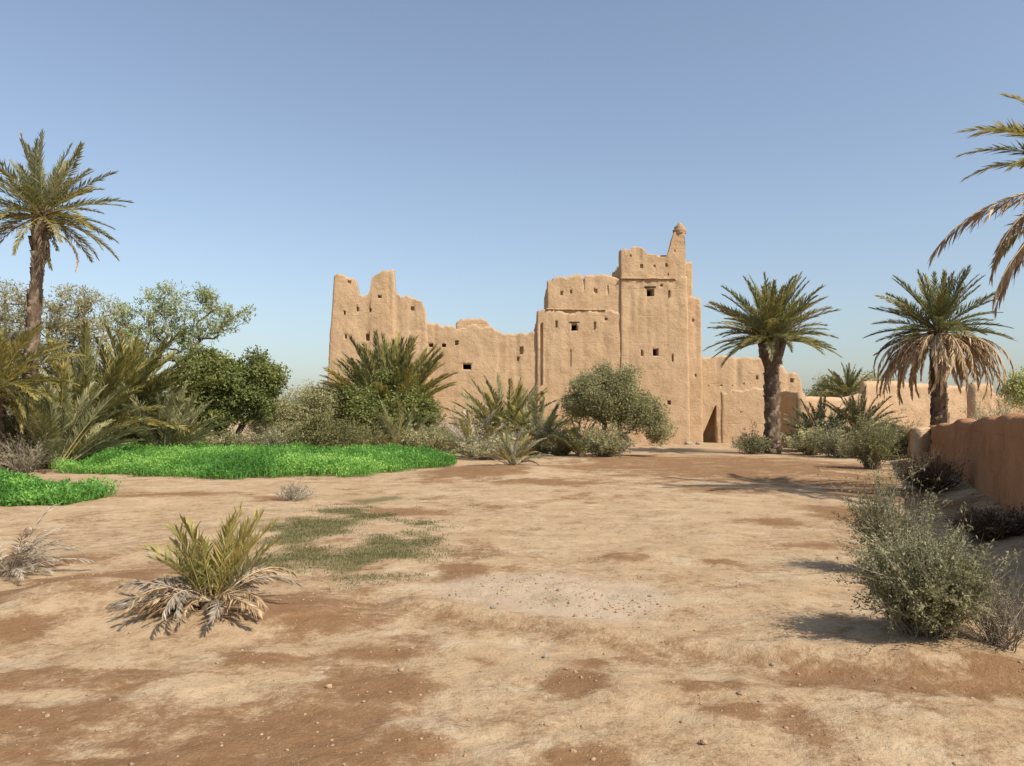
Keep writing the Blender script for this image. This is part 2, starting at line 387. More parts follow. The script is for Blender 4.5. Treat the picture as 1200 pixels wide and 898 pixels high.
# ------------------------------------------------------------------ mud walls and towers
def boolean_cut(me, boxes, mat):
    """cut openings (a list of 8-corner boxes) out of a closed mesh"""
    mb = MB()
    for c in boxes:
        mb.add(c, [[0, 1, 2, 3], [7, 6, 5, 4], [4, 5, 1, 0], [5, 6, 2, 1], [6, 7, 3, 2], [7, 4, 0, 3]])
    cm = mb.mesh('cutter', mat)
    a = bpy.data.objects.new('cut_a', me); b = bpy.data.objects.new('cut_b', cm); COL.objects.link(a); COL.objects.link(b)
    md = a.modifiers.new('b', 'BOOLEAN'); md.operation = 'DIFFERENCE'; md.object = b
    try: md.solver = 'MANIFOLD'
    except Exception: md.solver = 'EXACT'
    dg = bpy.context.evaluated_depsgraph_get(); dg.update()
    ev = a.evaluated_get(dg)
    r = bpy.data.meshes.new_from_object(ev, depsgraph=dg)
    ok = len(r.polygons) > 0.8 * len(me.polygons)
    bpy.data.objects.remove(a); bpy.data.objects.remove(b); bpy.data.meshes.remove(cm)
    if not ok: print('BOOLEAN FAILED', me.name); return me
    return r
def shadow_cut(Y, pts, depth):  # cavity in the outline of a cast shadow, added so the wall looks dark there
    return [tuple(W(px, py, Y - 1.0)) for px, py in pts] + [(W(px, py, Y).x, Y + depth, W(px, py, Y).z) for px, py in pts]
def hole(px, py, w, h, Y, depth=1.0, rng=random.Random(1)):
    c = W(px, py, Y); hw = w * .43 * Y / F; hh = h * .43 * Y / F
    V = []
    for (y, k) in ((Y - 1.2, 1), (Y + depth, .92)):
        for (sx, sz) in ((-1, -1), (1, -1), (1, 1), (-1, 1)):
            V.append((c.x + sx * hw * k * rng.uniform(.86, 1.1), y, c.z + sz * hh * k * rng.uniform(.88, 1.08)))
    return V

def block(name, parent, Y, top, depth, base_py=None, roof_drop=.5, batter=.0, thick=.42, side_h=None, back_drop=.4, holes=(), mat='pise', seed=0, amp=.05, side_keep=.6, step=.11, bx=None, extra=()):
    bx = batter if bx is None else bx
    """a mud block standing at depth Y: top = outline of its front as photograph points from left to right"""
    xs = np.array([W(p[0], p[1], Y).x for p in top]); zs = np.array([W(p[0], p[1], Y).z for p in top])
    x0, x1 = xs[0], xs[-1]; y0, y1 = Y, Y + depth
    zb = -0.4 if base_py is None else Z(base_py, Y)
    zr = zs.min() - roof_drop
    nxn = max(6, int((x1 - x0) / step)); nyn = max(6, int(depth / (step * 2)))
    fxs = np.linspace(x0, x1, nxn + 1); sy = np.linspace(y0, y1, nyn + 1)
    # perimeter, clockwise from the front-left corner seen from above: front, right, back, left
    P = [(x, y0) for x in fxs[:-1]] + [(x1, y) for y in sy[:-1]] + [(x, y1) for x in fxs[::-1][:-1]] + [(x0, y) for y in sy[::-1][:-1]]
    P = np.array(P); n = len(P)
    zmin = zs.min() - back_drop
    def hs(q):
        x, y = q
        hf = np.interp(x, xs, zs)
        if y <= y0 + 1e-6: return hf
        t = (y - y0)
        if x >= x1 - 1e-6 or x <= x0 + 1e-6:
            return hf if t < side_keep else max(zmin, hf - (t - side_keep) * 2.5)
        return zmin
    H = np.array([hs(q) for q in P])
    H = H + (fbm(P[:, 0] * 2.2 + seed, P[:, 1] * 2.2, seed=seed) - .5) * .30 - .13 * (vnoise(P[:, 0] * 2.1 + seed, P[:, 1] * 2.1, seed=seed + 4) > .68) + (fbm(P[:, 0] * 6 + seed, P[:, 1] * 6, seed=seed + 14, octv=3) - .5) * .20
    cx, cy = (x0 + x1) / 2, (y0 + y1) / 2; hx, hy = (x1 - x0) / 2, depth / 2
    def ring(inset, Zr):
        return np.stack([np.clip(P[:, 0], x0 + inset, x1 - inset) + (P[:, 0] - cx) * 2e-3, np.clip(P[:, 1], y0 + inset, y1 - inset) + (P[:, 1] - cy) * 2e-3, Zr], -1)
    R = max(6, int((zs.max() - zb) / (step * 1.3)))
    rings = []
    for j in range(R + 1):
        v = j / R; zz = zb + (H - zb) * v
        ins = -batter * (H - zz)
        kx = (hx + bx * (H - zz)) / hx; ky = (hy - ins) / hy
        r = np.stack([cx + (P[:, 0] - cx) * kx, np.where(P[:, 1] <= y0 + 1e-6, P[:, 1] + ins * 1.0, cy + (P[:, 1] - cy) * ky), zz], -1)
        rings.append(r)
    wall = np.stack(rings)                      # (R+1, n, 3)
    # weather it: push every point in or out along its side's normal
    out = np.stack([(P[:, 0] - cx) / hx, (P[:, 1] - cy) / hy], -1)
    nrm = np.where(np.abs(out) > .999, np.sign(out), 0); nrm = nrm / np.maximum(np.linalg.norm(nrm, axis=1, keepdims=True), 1e-6)
    w = wall.reshape(-1, 3)
    dsp = (fbm(w[:, 0] * .9, w[:, 1] * .9, w[:, 2] * .9, seed + 1) - .5) * amp * 2.4 + (fbm(w[:, 0] * 4, w[:, 1] * 4, w[:, 2] * 2.2, seed + 2, 3) - .5) * amp
    corner = np.tile((np.abs(out) > .999).all(1).astype(float), R + 1)
    dsp = dsp - corner * .05 * (0.2 + fbm(w[:, 0], w[:, 1], w[:, 2] * 1.4, seed + 5))
    vv = np.repeat(np.arange(R + 1) / R, n); gully = np.clip(fbm(w[:, 0] * 2.6 + w[:, 1] * 2.6, w[:, 2] * .18, seed=seed + 12, octv=3) - .56, 0, 1) * 1.3
    dsp = dsp - gully * np.clip((vv - .25) / .5, 0, 1) * .20
    w[:, :2] += np.tile(nrm, (R + 1, 1)) * dsp[:, None]
    wall = w.reshape(R + 1, n, 3)
    top_in = ring(thick, H - .05); roof_o = ring(thick, np.full(n, zr)) if base_py is None or zr > zb + .1 else ring(thick, np.full(n, zb + .12))
    L = np.concatenate([wall, [top_in, roof_o]]); m = len(L)
    V = L.reshape(-1, 3)
    i = np.arange(m - 1)[:, None] * n; j = np.arange(n)[None]; k = (j + 1) % n
    Q = np.stack([i + j, i + k, i + n + k, i + n + j], -1).reshape(-1, 4)
    caps = [np.arange(n)[::-1][None], (np.arange(n) + (m - 1) * n)[None]]
    me = mesh_np(name, V, [Q] + caps, M[mat])
    if holes:
        me = boolean_cut(me, [hole(*(list(hh[:4]) + [Y, hh[4] * (.34 if hh[2] < 6 else 1.0)]), rng=random.Random(seed * 31 + q)) for q, hh in enumerate(holes)] + list(extra), M[mat])
    return link(name, me, parent)

def void_panel(parent, px, py, w, h, Y, dep):
    """a near-black panel and frame added in an opening to stand for its shaded inside"""
    mb = MB(); c = W(px, py, Y); a = w / 2 * Y / F; b = h / 2 * Y / F; y = Y + dep
    def bx(x0, x1, z0, z1, ya, yb):
        mb.add([(x0, ya, z0), (x1, ya, z0), (x1, ya, z1), (x0, ya, z1), (x0, yb, z0), (x1, yb, z0), (x1, yb, z1), (x0, yb, z1)],
               [[0, 1, 2, 3], [5, 4, 7, 6], [4, 0, 3, 7], [1, 5, 6, 2], [3, 2, 6, 7], [4, 5, 1, 0]])
    bx(c.x - a * 1.1, c.x + a * 1.1, c.z - b * 1.1, c.z + b * 1.1, y + .10, y + .14)
    for s in (-1, 1):
        bx(c.x + s * a * .92 - .03, c.x + s * a * .92 + .03, c.z - b, c.z + b, y, y + .098)
        bx(c.x - a * .85, c.x + a * .85, c.z + s * b * .92 - .03, c.z + s * b * .92 + .03, y + .01, y + .097)
    bx(c.x - .02, c.x + .02, c.z - b * .85, c.z + b * .85, y + .02, y + .096)
    wnd = link('window', mb.mesh('window', M['dark_void']), parent)
    mb = MB(); xs = np.linspace(c.x - a * 1.35, c.x + a * 1.35, 5); mb.tube(np.stack([xs, np.full(5, Y + .03), np.full(5, c.z + b * 1.12 + .03)], -1), .06, 6)
    link('lintel', mb.mesh('lintel', M['wood'], True), wnd)
    return wnd
def course(parent, px0, px1, py, Y, proud=.07, hgt=.10, seed=0, nm='cornice'):
    """a rough projecting line of earth and beam ends across a facade"""
    rng = np.random.default_rng(seed); n = max(8, int((px1 - px0) / 1.6)); mb = MB()
    xs = np.linspace(X(px0, Y), X(px1, Y), n); z = Z(py, Y)
    zz = z + (fbm(xs * 1.5, xs * 0, seed=seed) - .5) * .10; pr = proud * (.3 + 1.4 * rng.random(n))
    hh = hgt * (.6 + .8 * rng.random(n))
    ring = np.stack([np.stack([xs, np.full(n, Y + .25), zz], -1), np.stack([xs, Y - pr, zz], -1), np.stack([xs, Y - pr * .9, zz + hh], -1), np.stack([xs, np.full(n, Y + .25), zz + hh], -1)], 1)
    i = np.arange(n - 1)[:, None] * 4; j = np.arange(4)[None]; k = (j + 1) % 4
    Q = np.stack([i + j, i + k, i + 4 + k, i + 4 + j], -1).reshape(-1, 4)
    Q = np.vstack([Q, [[0, 3, 2, 1], [4 * n - 4, 4 * n - 3, 4 * n - 2, 4 * n - 1]]])
    mb.add(ring.reshape(-1, 3), Q)
    return link(nm, mb.mesh(nm, M['pise']), parent)

kas = thing('mud_fortress', 'large ruined mud-built fortress with two towers behind the palms', 'fortress')
block('corner_tower', kas, 46.6, [(391, 324), (397, 321), (408, 323), (418, 328), (419, 345), (426, 348), (433, 346), (434, 326), (440, 321), (448, 317), (462, 315), (463, 345), (472, 346), (484, 349), (494, 353), (499, 361), (501, 380)],
      5.5, roof_drop=-.2, batter=.045, thick=.55, side_keep=1.0, seed=11, back_drop=.0,
      holes=[(404, 367, 3, 6, .5), (419, 363, 3, 6, .5), (434, 364, 3, 6, .5), (445, 348, 6, 4, .3), (409, 331, 5, 5, .3), (483, 362, 5, 6, .6), (431, 396, 6, 10, .25), (406, 395, 3, 6, .4)])
course(kas, 388, 450, 381, 46.80, .02, .05, 3)
block('curtain_wall', kas, 46.62, [(492, 378), (510, 379), (535, 382), (565, 381), (580, 384), (592, 389), (602, 391), (618, 389), (634, 386)], 6, roof_drop=.3, seed=23, batter=.008,
      holes=[(486 + 12, 404, 6, 6, .7), (505, 405, 6, 5, .7), (520, 405, 6, 5, .7), (535, 402, 5, 7, .7), (547, 430, 12, 8, 1.1), (611, 411, 5, 11, .7), (607, 421, 4, 6, .6)])
void_panel(kas, 547, 430, 11, 7, 46.62, .85)
block('roof_parapet', kas, 50.5, [(534, 377), (540, 374), (556, 373), (568, 374), (574, 380)], 2.2, base_py=398, seed=29, roof_drop=.1, back_drop=.2)
block('main_block', kas, 46.45, [(629, 366), (640, 364), (664, 365), (690, 364), (712, 364), (730, 364)], 7, seed=31, batter=.006, roof_drop=.05,
      holes=[(634.5, 415, 3.4, 92, .42), (673, 384, 9, 10, 1.2), (652, 380, 3, 11, .5), (697, 382, 3, 12, .5), (710, 374, 4, 4, .7), (669, 420, 2, 26, .12), (635, 462, 5, 8, .8), (634, 474, 5, 8, .8)])
void_panel(kas, 673, 384, 9, 10, 46.45, .85)
block('upper_storey', kas, 46.52, [(641, 327), (650, 324), (660, 323), (676, 323), (692, 321), (712, 323), (722, 325), (731, 328)], 5, base_py=372, seed=37, roof_drop=-.1, thick=.5,
      holes=[(658, 344, 4, 6, .45), (669, 342, 3, 6, .4), (698, 341, 5, 7, .45), (684, 334, 1.5, 16, .08), (712, 340, 1.5, 14, .08)])
course(kas, 640, 711, 363.5, 46.46, .06, .06, 7)
block('tall_tower', kas, 46.38, [(727, 326), (750, 325), (780, 325), (806, 325)], 5.2, batter=.006, seed=41, roof_drop=.05,
      holes=[(762, 343, 10, 11, 1.6), (784, 345, 3.2, 12, .5), (775, 335, 4, 3, .5), (768, 413, 8, 10, 1.4), (752, 414, 3, 9, .5), (788, 420, 3.2, 10, .5), (784, 472, 5, 6, .8)])
void_panel(kas, 762, 343, 10, 11, 46.38, 1.1); void_panel(kas, 768, 413, 8, 10, 46.38, .9)
course(kas, 728, 793, 327, 46.33, .04, .05, 9)
block('tower_top', kas, 46.42, [(727, 292), (733, 290), (742, 289), (752, 291), (756, 292), (758, 297), (770, 298), (780, 297), (784, 290), (787, 279), (790, 273), (803, 272), (804, 300)], 4.6, base_py=329, seed=43, roof_drop=-.15, thick=.5, side_keep=.7, step=.07,
      holes=[(752, 312, 5, 6, .42), (767, 312, 3, 4, .3), (781, 311, 4, 5, .42), (791, 294, 2, 4, .3), (739, 300, 3, 3, .25), (783, 322, 2, 3, .3)])
# the weathered cap of the corner pinnacle
mb = MB(); rng = np.random.default_rng(5); pc = W(796.5, 273, 46.36 + .32)
prof = [(.36, -.06), (.40, .06), (.42, .17), (.30, .24), (.34, .34), (.22, .44), (.15, .55), (.05, .62)]
na = 12; th = np.arange(na) * 2 * math.pi / na; V = []
for r, z in prof: V += [(pc.x + r * math.cos(a) * (.85 + .3 * rng.random()), pc.y + r * math.sin(a) * (.85 + .3 * rng.random()), pc.z + z + rng.normal() * .02) for a in th]
i = np.arange(len(prof) - 1)[:, None] * na; j = np.arange(na)[None]; k = (j + 1) % na
mb.add(V + [(pc.x, pc.y, pc.z + .64)], np.stack([i + j, i + k, i + na + k, i + na + j], -1).reshape(-1, 4), [[(len(prof) - 1) * na + a, (len(prof) - 1) * na + (a + 1) % na, len(V)] for a in range(na)])
link('pinnacle_cap', mb.mesh('pinnacle_cap', M['clod']), kas)
block('tower_return', kas, 47.4, [(798, 306), (806, 304), (812, 307)], 3, seed=47, roof_drop=.1, thick=.3, back_drop=.1)
block('rear_tower', kas, 47.1, [(797, 348), (808, 346), (816, 348), (822, 350)], 4, seed=53, roof_drop=.1, thick=.35, batter=.004, back_drop=.1, holes=[(812, 376, 3, 4, .4), (815, 440, 3, 4, .4)])

bld = thing('mud_house', 'low plain mud house adjoining the right side of the fortress', 'house')
block('rear_wall', bld, 47.6, [(812, 421), (825, 419), (850, 417), (870, 418), (884, 419), (893, 421), (908, 426), (918, 431), (922, 437), (935, 437), (940, 444)], 6, seed=61, roof_drop=.2, batter=.006, thick=.4,
      holes=[(887, 443, 3, 5, .6), (928, 446, 5, 6, .7), (830, 452, 2, 2, .4), (845, 452, 2, 2, .4), (858, 452, 2, 2, .4), (872, 450, 2, 2, .4)], extra=[shadow_cut(47.6, [(822, 519.5), (843, 519.5), (842.5, 476), (840.5, 476)], 1.3)])  # the triangular cavity stands in for a shadow cast on this wall
block('front_wall', bld, 47.50, [(845, 459), (860, 457), (880, 456), (900, 457), (920, 458)], 1.4, seed=67, amp=.035, roof_drop=.05, back_drop=.05, thick=.3, holes=[(868, 483, 2, 2, .3)])

def wall(name, pts, thick, mat, label, cat, seed=0, amp=.06, nrow=14, step=.16, crack=None):
    """a free-standing earth wall through the ground points (x, y, height), battered and worn at the top"""
    P = []
    for (a, b) in zip(pts[:-1], pts[1:]):
        L = math.hypot(b[0] - a[0], b[1] - a[1]); n = max(2, int(L / step))
        for q in range(n): P.append([a[c] + (b[c] - a[c]) * q / n for c in range(3)])
    P.append(list(pts[-1])); P = np.array(P); n = len(P)
    T = np.gradient(P[:, :2], axis=0); T /= np.linalg.norm(T, axis=1, keepdims=True); S = np.stack([-T[:, 1], T[:, 0]], -1)
    s = np.concatenate([[0], np.cumsum(np.linalg.norm(np.diff(P[:, :2], axis=0), axis=1))])
    H = P[:, 2] + (fbm(s * .6, s * 0, seed=seed, octv=5) - .5) * .24 + (fbm(s * 2.3, s * 0, seed=seed + 3, octv=5) - .5) * .07
    prof = [(1, -0.2)] + [(1, v) for v in np.linspace(0, .97, nrow)] + [(.62, 1.0), (0, 1.015), (-.62, .99)] + [(-1, v) for v in np.linspace(.96, 0, nrow)] + [(-1, -.2)]
    rows = []
    for (side, v) in prof:
        z = H * v; off = side * thick / 2 * (1.22 - .3 * max(v, 0))
        q = np.stack([P[:, 0] + S[:, 0] * off, P[:, 1] + S[:, 1] * off, z], -1)
        d = (fbm(q[:, 0] * 1.2, q[:, 1] * 1.2, q[:, 2] * 1.6, seed + 1) - .5) * amp * 2.5 + (fbm(q[:, 0] * 6, q[:, 1] * 6, q[:, 2] * 6, seed + 2, 3) - .5) * amp
        if crack is not None: d = d - .09 * np.exp(-((v - crack - .10 * (fbm(s * .7, s * 0 + 3, seed=seed + 9) - .5)) / .022) ** 2) * (fbm(s * 1.1, s * 0 + 8, seed=seed + 8) > .45)
        q[:, :2] += S * np.sign(side) * d[:, None]; 
        if abs(side) < 1: q[:, 2] += d * .35
        rows.append(q)
    A = np.stack(rows, 1); m = A.shape[1]; V = A.reshape(-1, 3)
    i = np.arange(n - 1)[:, None] * m; j = np.arange(m)[None]; k = (j + 1) % m
    Q = np.stack([i + j, i + m + j, i + m + k, i + k], -1).reshape(-1, 4)
    caps = [np.arange(m)[None], (np.arange(m) + (n - 1) * m)[::-1][None]]
    o = link(name, mesh_np(name, V, [Q] + caps, M[mat], None, True)); tag(o, label, cat, kind='thing'); return o
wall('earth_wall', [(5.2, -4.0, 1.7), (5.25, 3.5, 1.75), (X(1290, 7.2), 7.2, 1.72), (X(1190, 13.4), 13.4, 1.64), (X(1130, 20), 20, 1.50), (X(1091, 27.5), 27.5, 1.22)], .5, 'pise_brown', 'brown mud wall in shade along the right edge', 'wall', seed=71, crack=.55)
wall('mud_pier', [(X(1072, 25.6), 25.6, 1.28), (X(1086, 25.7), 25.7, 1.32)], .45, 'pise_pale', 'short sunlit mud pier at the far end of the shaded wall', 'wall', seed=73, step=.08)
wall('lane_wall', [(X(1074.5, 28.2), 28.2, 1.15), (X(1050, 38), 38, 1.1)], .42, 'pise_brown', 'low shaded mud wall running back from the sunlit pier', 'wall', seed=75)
wall('boundary_wall', [(X(939, 39.5), 39.5, 2.95), (X(937, 42.2), 44.8, 3.05)], .42, 'pise', 'tall narrow mud wall beside the palm, its left face in shade', 'wall', seed=77)
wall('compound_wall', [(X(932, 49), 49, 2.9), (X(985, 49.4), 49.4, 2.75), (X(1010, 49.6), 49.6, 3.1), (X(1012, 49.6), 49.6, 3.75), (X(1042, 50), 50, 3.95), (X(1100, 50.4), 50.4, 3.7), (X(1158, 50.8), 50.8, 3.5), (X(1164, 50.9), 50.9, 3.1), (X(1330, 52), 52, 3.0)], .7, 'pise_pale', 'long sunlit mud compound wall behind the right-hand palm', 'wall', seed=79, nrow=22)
wall('ruined_wall', [(X(1138, 45), 45, 3.6), (X(1160, 45.2), 45.2, 3.5)], .6, 'pise', 'stub of ruined mud wall right of the drooping palm', 'wall', seed=81)

# ------------------------------------------------------------------ palms
FR = {}
def frond_mesh(mat, e0, bend, var, nl=74, lw=.0135, ll=.165, hang=0.0, vee=.45):
    key = (mat, round(e0), round(bend), var, nl, lw, ll, hang)
    if key in FR: return FR[key]
    rng = np.random.default_rng(abs(hash((round(e0), round(bend), var, mat == 'palm_dead'))) % 99991 if False else int(e0 * 7 + bend * 13 + var * 101 + len(mat)) % 99991)
    n = 17; t = np.linspace(0, 1, n)
    ang = np.radians(e0 - bend * t ** 1.35); ds = 1 / (n - 1)
    sw = rng.normal() * .12
    P = np.zeros((n, 3)); P[1:, 0] = np.cumsum(np.cos(ang[:-1]) * ds); P[1:, 2] = np.cumsum(np.sin(ang[:-1]) * ds); P[:, 1] = sw * t ** 2 * .6
    mb = MB()
    st = {'palm_dead': 'rachis_dead', 'palm_ash': 'rachis_ash'}.get(mat, 'rachis')
    mb.tube(P, .0085 * (1 - t) + .0018 + .008 * np.exp(-t * 14), 4, .8)
    tl = np.linspace(.14, .995, nl) ** .95
    for s in (-1, 1):
        tt = np.clip(tl + rng.normal(size=nl) * .007, .12, 1)
        p = np.stack([np.interp(tt, t, P[:, c]) for c in range(3)], -1)
        a = np.interp(tt, t, ang); T = np.stack([np.cos(a), np.zeros(nl), np.sin(a)], -1)
        N = np.stack([-np.sin(a), np.zeros(nl), np.cos(a)], -1); S = np.tile([[0, float(s), 0]], (nl, 1))
        an = np.radians(np.interp(tt, [.1, .5, 1], [52, 37, 14]) + rng.normal(size=nl) * 8)
        ve = vee + rng.normal(size=nl) * .22
        D = T * np.cos(an)[:, None] + (S * np.cos(ve)[:, None] + N * np.sin(ve)[:, None]) * np.sin(an)[:, None]
        D = D + rng.normal(size=(nl, 3)) * .05; D[:, 2] -= hang * (.7 + .6 * rng.random(nl))
        L = ll * np.interp(tt, [.1, .3, .6, 1], [.55, 1.0, 1.0, .5]) * rng.uniform(.8, 1.15, nl)
        if hang > .4:
            keep = rng.random(nl) > .12; p, D, L, N, tt = p[keep], D[keep], L[keep], N[keep], tt[keep]
        tint = np.clip(.42 + rng.normal(size=len(p)) * .15 + .18 * (tt - .5), 0, 1)
        mb.kites(p, D, L, lw * rng.uniform(.8, 1.25, len(p)), rng, tint, N=np.cross(T[:len(p)], D) if False else (N + rng.normal(size=(len(p), 3)) * .35), bend=.06 + .05 * hang)
    me = mb.mesh('frond', M[mat]); FR[key] = me; return me
def add_frond(root, o, az, mat, e0, bend, L, var=0, roll=0.0, **kw):
    f = link('frond', frond_mesh(mat, e0, bend, var, **kw), root, o)
    f.rotation_euler = (roll, 0, az); f.scale = (L, L, L); return f
def palm_trunk(root, H, r0, lean, seed, boots=True, gold=False, bulge=0.0):
    rng = np.random.default_rng(seed); n = max(5, int(H / .18)); t = np.linspace(0, 1, n)
    P = np.stack([lean[0] * t ** 1.4, lean[1] * t ** 1.4, -0.15 + (H + .15) * t], -1)
    R = r0 * (1.15 - .22 * t + .25 * np.exp(-t * H * 2.2)) * (1 + .07 * rng.normal(size=n)) + bulge * np.exp(-((t - .93) * H / .55) ** 2)
    mb = MB(); mb.tube(P, R, 12, .5); tr = link('trunk', mb.mesh('trunk', M['palm_trunk'], True), root)
    if boots:
        mb = MB(); z = .1; k = 0
        while z < H + .1:
            tt = min(z / H, 1); c = np.array([np.interp(tt, t, P[:, q]) for q in range(3)]); c[2] = z; r = np.interp(tt, t, R)
            for b in range(4):
                a = k * 2.399 + b * math.pi / 2 + rng.normal() * .15; k += .25
                o = np.array([math.cos(a), math.sin(a), 0]); s = np.array([-math.sin(a), math.cos(a), 0]); w = r * rng.uniform(.34, .5); up = rng.uniform(.10, .22) * (1 + 1.2 * (tt > .85)); out = rng.uniform(.03, .075) * (1 + 1.5 * (tt > .82))
                p = c + o * r * .93 + np.array([0, 0, rng.normal() * .03])
                u = np.array([0, 0, 1.0])
                mb.add([p - s * w, p + s * w, p + s * w * .6 + o * out + u * up, p - s * w * .6 + o * out + u * up, p - o * r * .2 + u * up * 1.05], [[0, 1, 2, 3]], [[1, 4, 2], [3, 2, 4], [0, 3, 4]])
            z += rng.uniform(.085, .13)
        lb = link('leaf_bases', mb.mesh('leaf_bases', M['palm_boot_gold' if gold else 'palm_boot']), tr); lb["kind"] = "stuff"
    return P[-1]
def palm(name, label, base, H, r0, L, n, seed, lean=(0, 0), emin=-15, emax=82, mats=(('palm_green', 1.0),), dead=0, dead_len=.8, dead_mat='palm_dead', bend0=22, bend1=62, bulge=0.0, gold=False, cat='palm', group=None, old_mat=None, spread=.12, az_range=None, **kw):
    rng = np.random.default_rng(seed); z = gzf(base[0], base[1]) if len(base) < 3 else base[2]
    root = thing(name, label, cat, (base[0], base[1], z), group)
    top = palm_trunk(root, H, r0, lean, seed, gold=gold, bulge=bulge) if H > .25 else np.array([0, 0, .05])
    if H <= .25:
        mb = MB(); mb.tube([(0, 0, -.15), (0, 0, .1), (0, 0, .26)], [r0 * 1.2, r0 * 1.1, r0 * .5], 9); link('stump', mb.mesh('stump', M['palm_boot'], True), root)
    names = [m for m, _ in mats]; pr = np.array([p for _, p in mats]); pr = pr / pr.sum()
    for q in range(n):
        u = (q + .5) / n
        e = emax - (emax - emin) * u ** .85 + rng.normal() * 5
        eb = round(e / 9) * 9
        az = q * 2.39996 + rng.normal() * .18
        if az_range: az = az_range[0] + (az_range[1] - az_range[0]) * rng.random()
        bend = bend0 + (bend1 - bend0) * u; bend = round(bend / 10) * 10
        m = rng.choice(names, p=pr)
        if old_mat and u > .74: m = old_mat if rng.random() < .75 else m
        o = (top[0] + math.cos(az) * spread * u + rng.normal() * .02, top[1] + math.sin(az) * spread * u + rng.normal() * .02, top[2] + .18 * (1 - u) * min(1, H))
        add_frond(root, o, az, m, eb, bend, L * (1.0 - .18 * abs(u - .35)) * rng.uniform(.86, 1.1), q % 3, rng.normal() * .22, **kw)
    for q in range(dead):
        az = q * 2.39996 * 1.7 + rng.normal() * .3
        o = (top[0] + math.cos(az) * (r0 + .04), top[1] + math.sin(az) * (r0 + .04), top[2] - .15 - rng.random() * .25)
        eb = round(rng.uniform(-30, 10) / 9) * 9
        add_frond(root, o, az, dead_mat, eb, round(rng.uniform(88, 115) / 10) * 10 - (eb < -15) * 20 + (eb > 0) * 10, L * dead_len * rng.uniform(.75, 1.15), q % 3, rng.normal() * .2, hang=.9, ll=.13)
    return root
def gp(px, Y): return (X(px, Y), Y)

# standing date palms
palm('date_palm', 'tall date palm at the left edge with a slender leaning trunk', gp(30, 24), 7.85, .19, 2.4, 60, 101, lean=(.35, 0), emin=-22, mats=(('palm_green', .6), ('palm_grey', .4)), dead=3, dead_len=.75, gold=False, old_mat='palm_yellow', bend0=12, bend1=48)
palm('date_palm', 'date palm with thick dark trunk and full green crown before the mud house', gp(905, 34), 4.95, .31, 2.95, 84, 103, emin=0, emax=84, mats=(('palm_green', .75), ('palm_grey', .25)), bulge=.22, bend0=12, bend1=46)
palm('date_palm', 'date palm with a skirt of dry hanging fronds behind the right wall', gp(1101, 33), 5.3, .30, 2.75, 58, 105, emin=-8, emax=84, mats=(('palm_dark', .7), ('palm_green', .3)), dead=84, dead_len=1.12, bend0=10, bend1=34)
# the near palm whose crown hangs in from the right
Yr = 14.0; ro = W(1292, 215, Yr)
rp = thing('date_palm', 'near date palm out of frame, its drooping fronds hanging in at the right edge', 'palm', (ro.x, Yr, gzf(ro.x, Yr)))
tp = palm_trunk(rp, ro.z - .1, .24, (0, 0), 107)
for (az, mt, e0, bd, L, hg) in [(180, 'palm_grey', 52, 62, 2.75, 0), (186, 'palm_green', 46, 68, 2.9, .1), (176, 'palm_green', 40, 56, 2.6, .1), (172, 'palm_grey', 36, 70, 2.5, .15), (196, 'palm_yellow', 30, 66, 2.5, .15), (178, 'palm_dead', 63, 80, 2.45, .2),
        (181, 'palm_dead', 4, 62, 3.5, .75), (190, 'palm_dead', -2, 86, 3.0, .8), (184, 'palm_dead', -24, 52, 3.0, .9), (172, 'palm_dead', -30, 50, 2.9, .9), (178, 'palm_dead', -20, 66, 2.7, .9)]:
    add_frond(rp, tuple(tp), math.radians(az), mt, e0, bd, L, 1, 0, hang=hg, nl=52)
rr = random.Random(4)
for q in range(26):
    az = rr.uniform(-100, 100); e = 81 - 9 * (q % 11)
    add_frond(rp, tuple(tp), math.radians(az), rr.choice(['palm_green', 'palm_grey', 'palm_green', 'palm_yellow']), e, 30 + 4 * (q % 10), 2.9 * rr.uniform(.85, 1.1), q % 3, rr.uniform(-.2, .2))

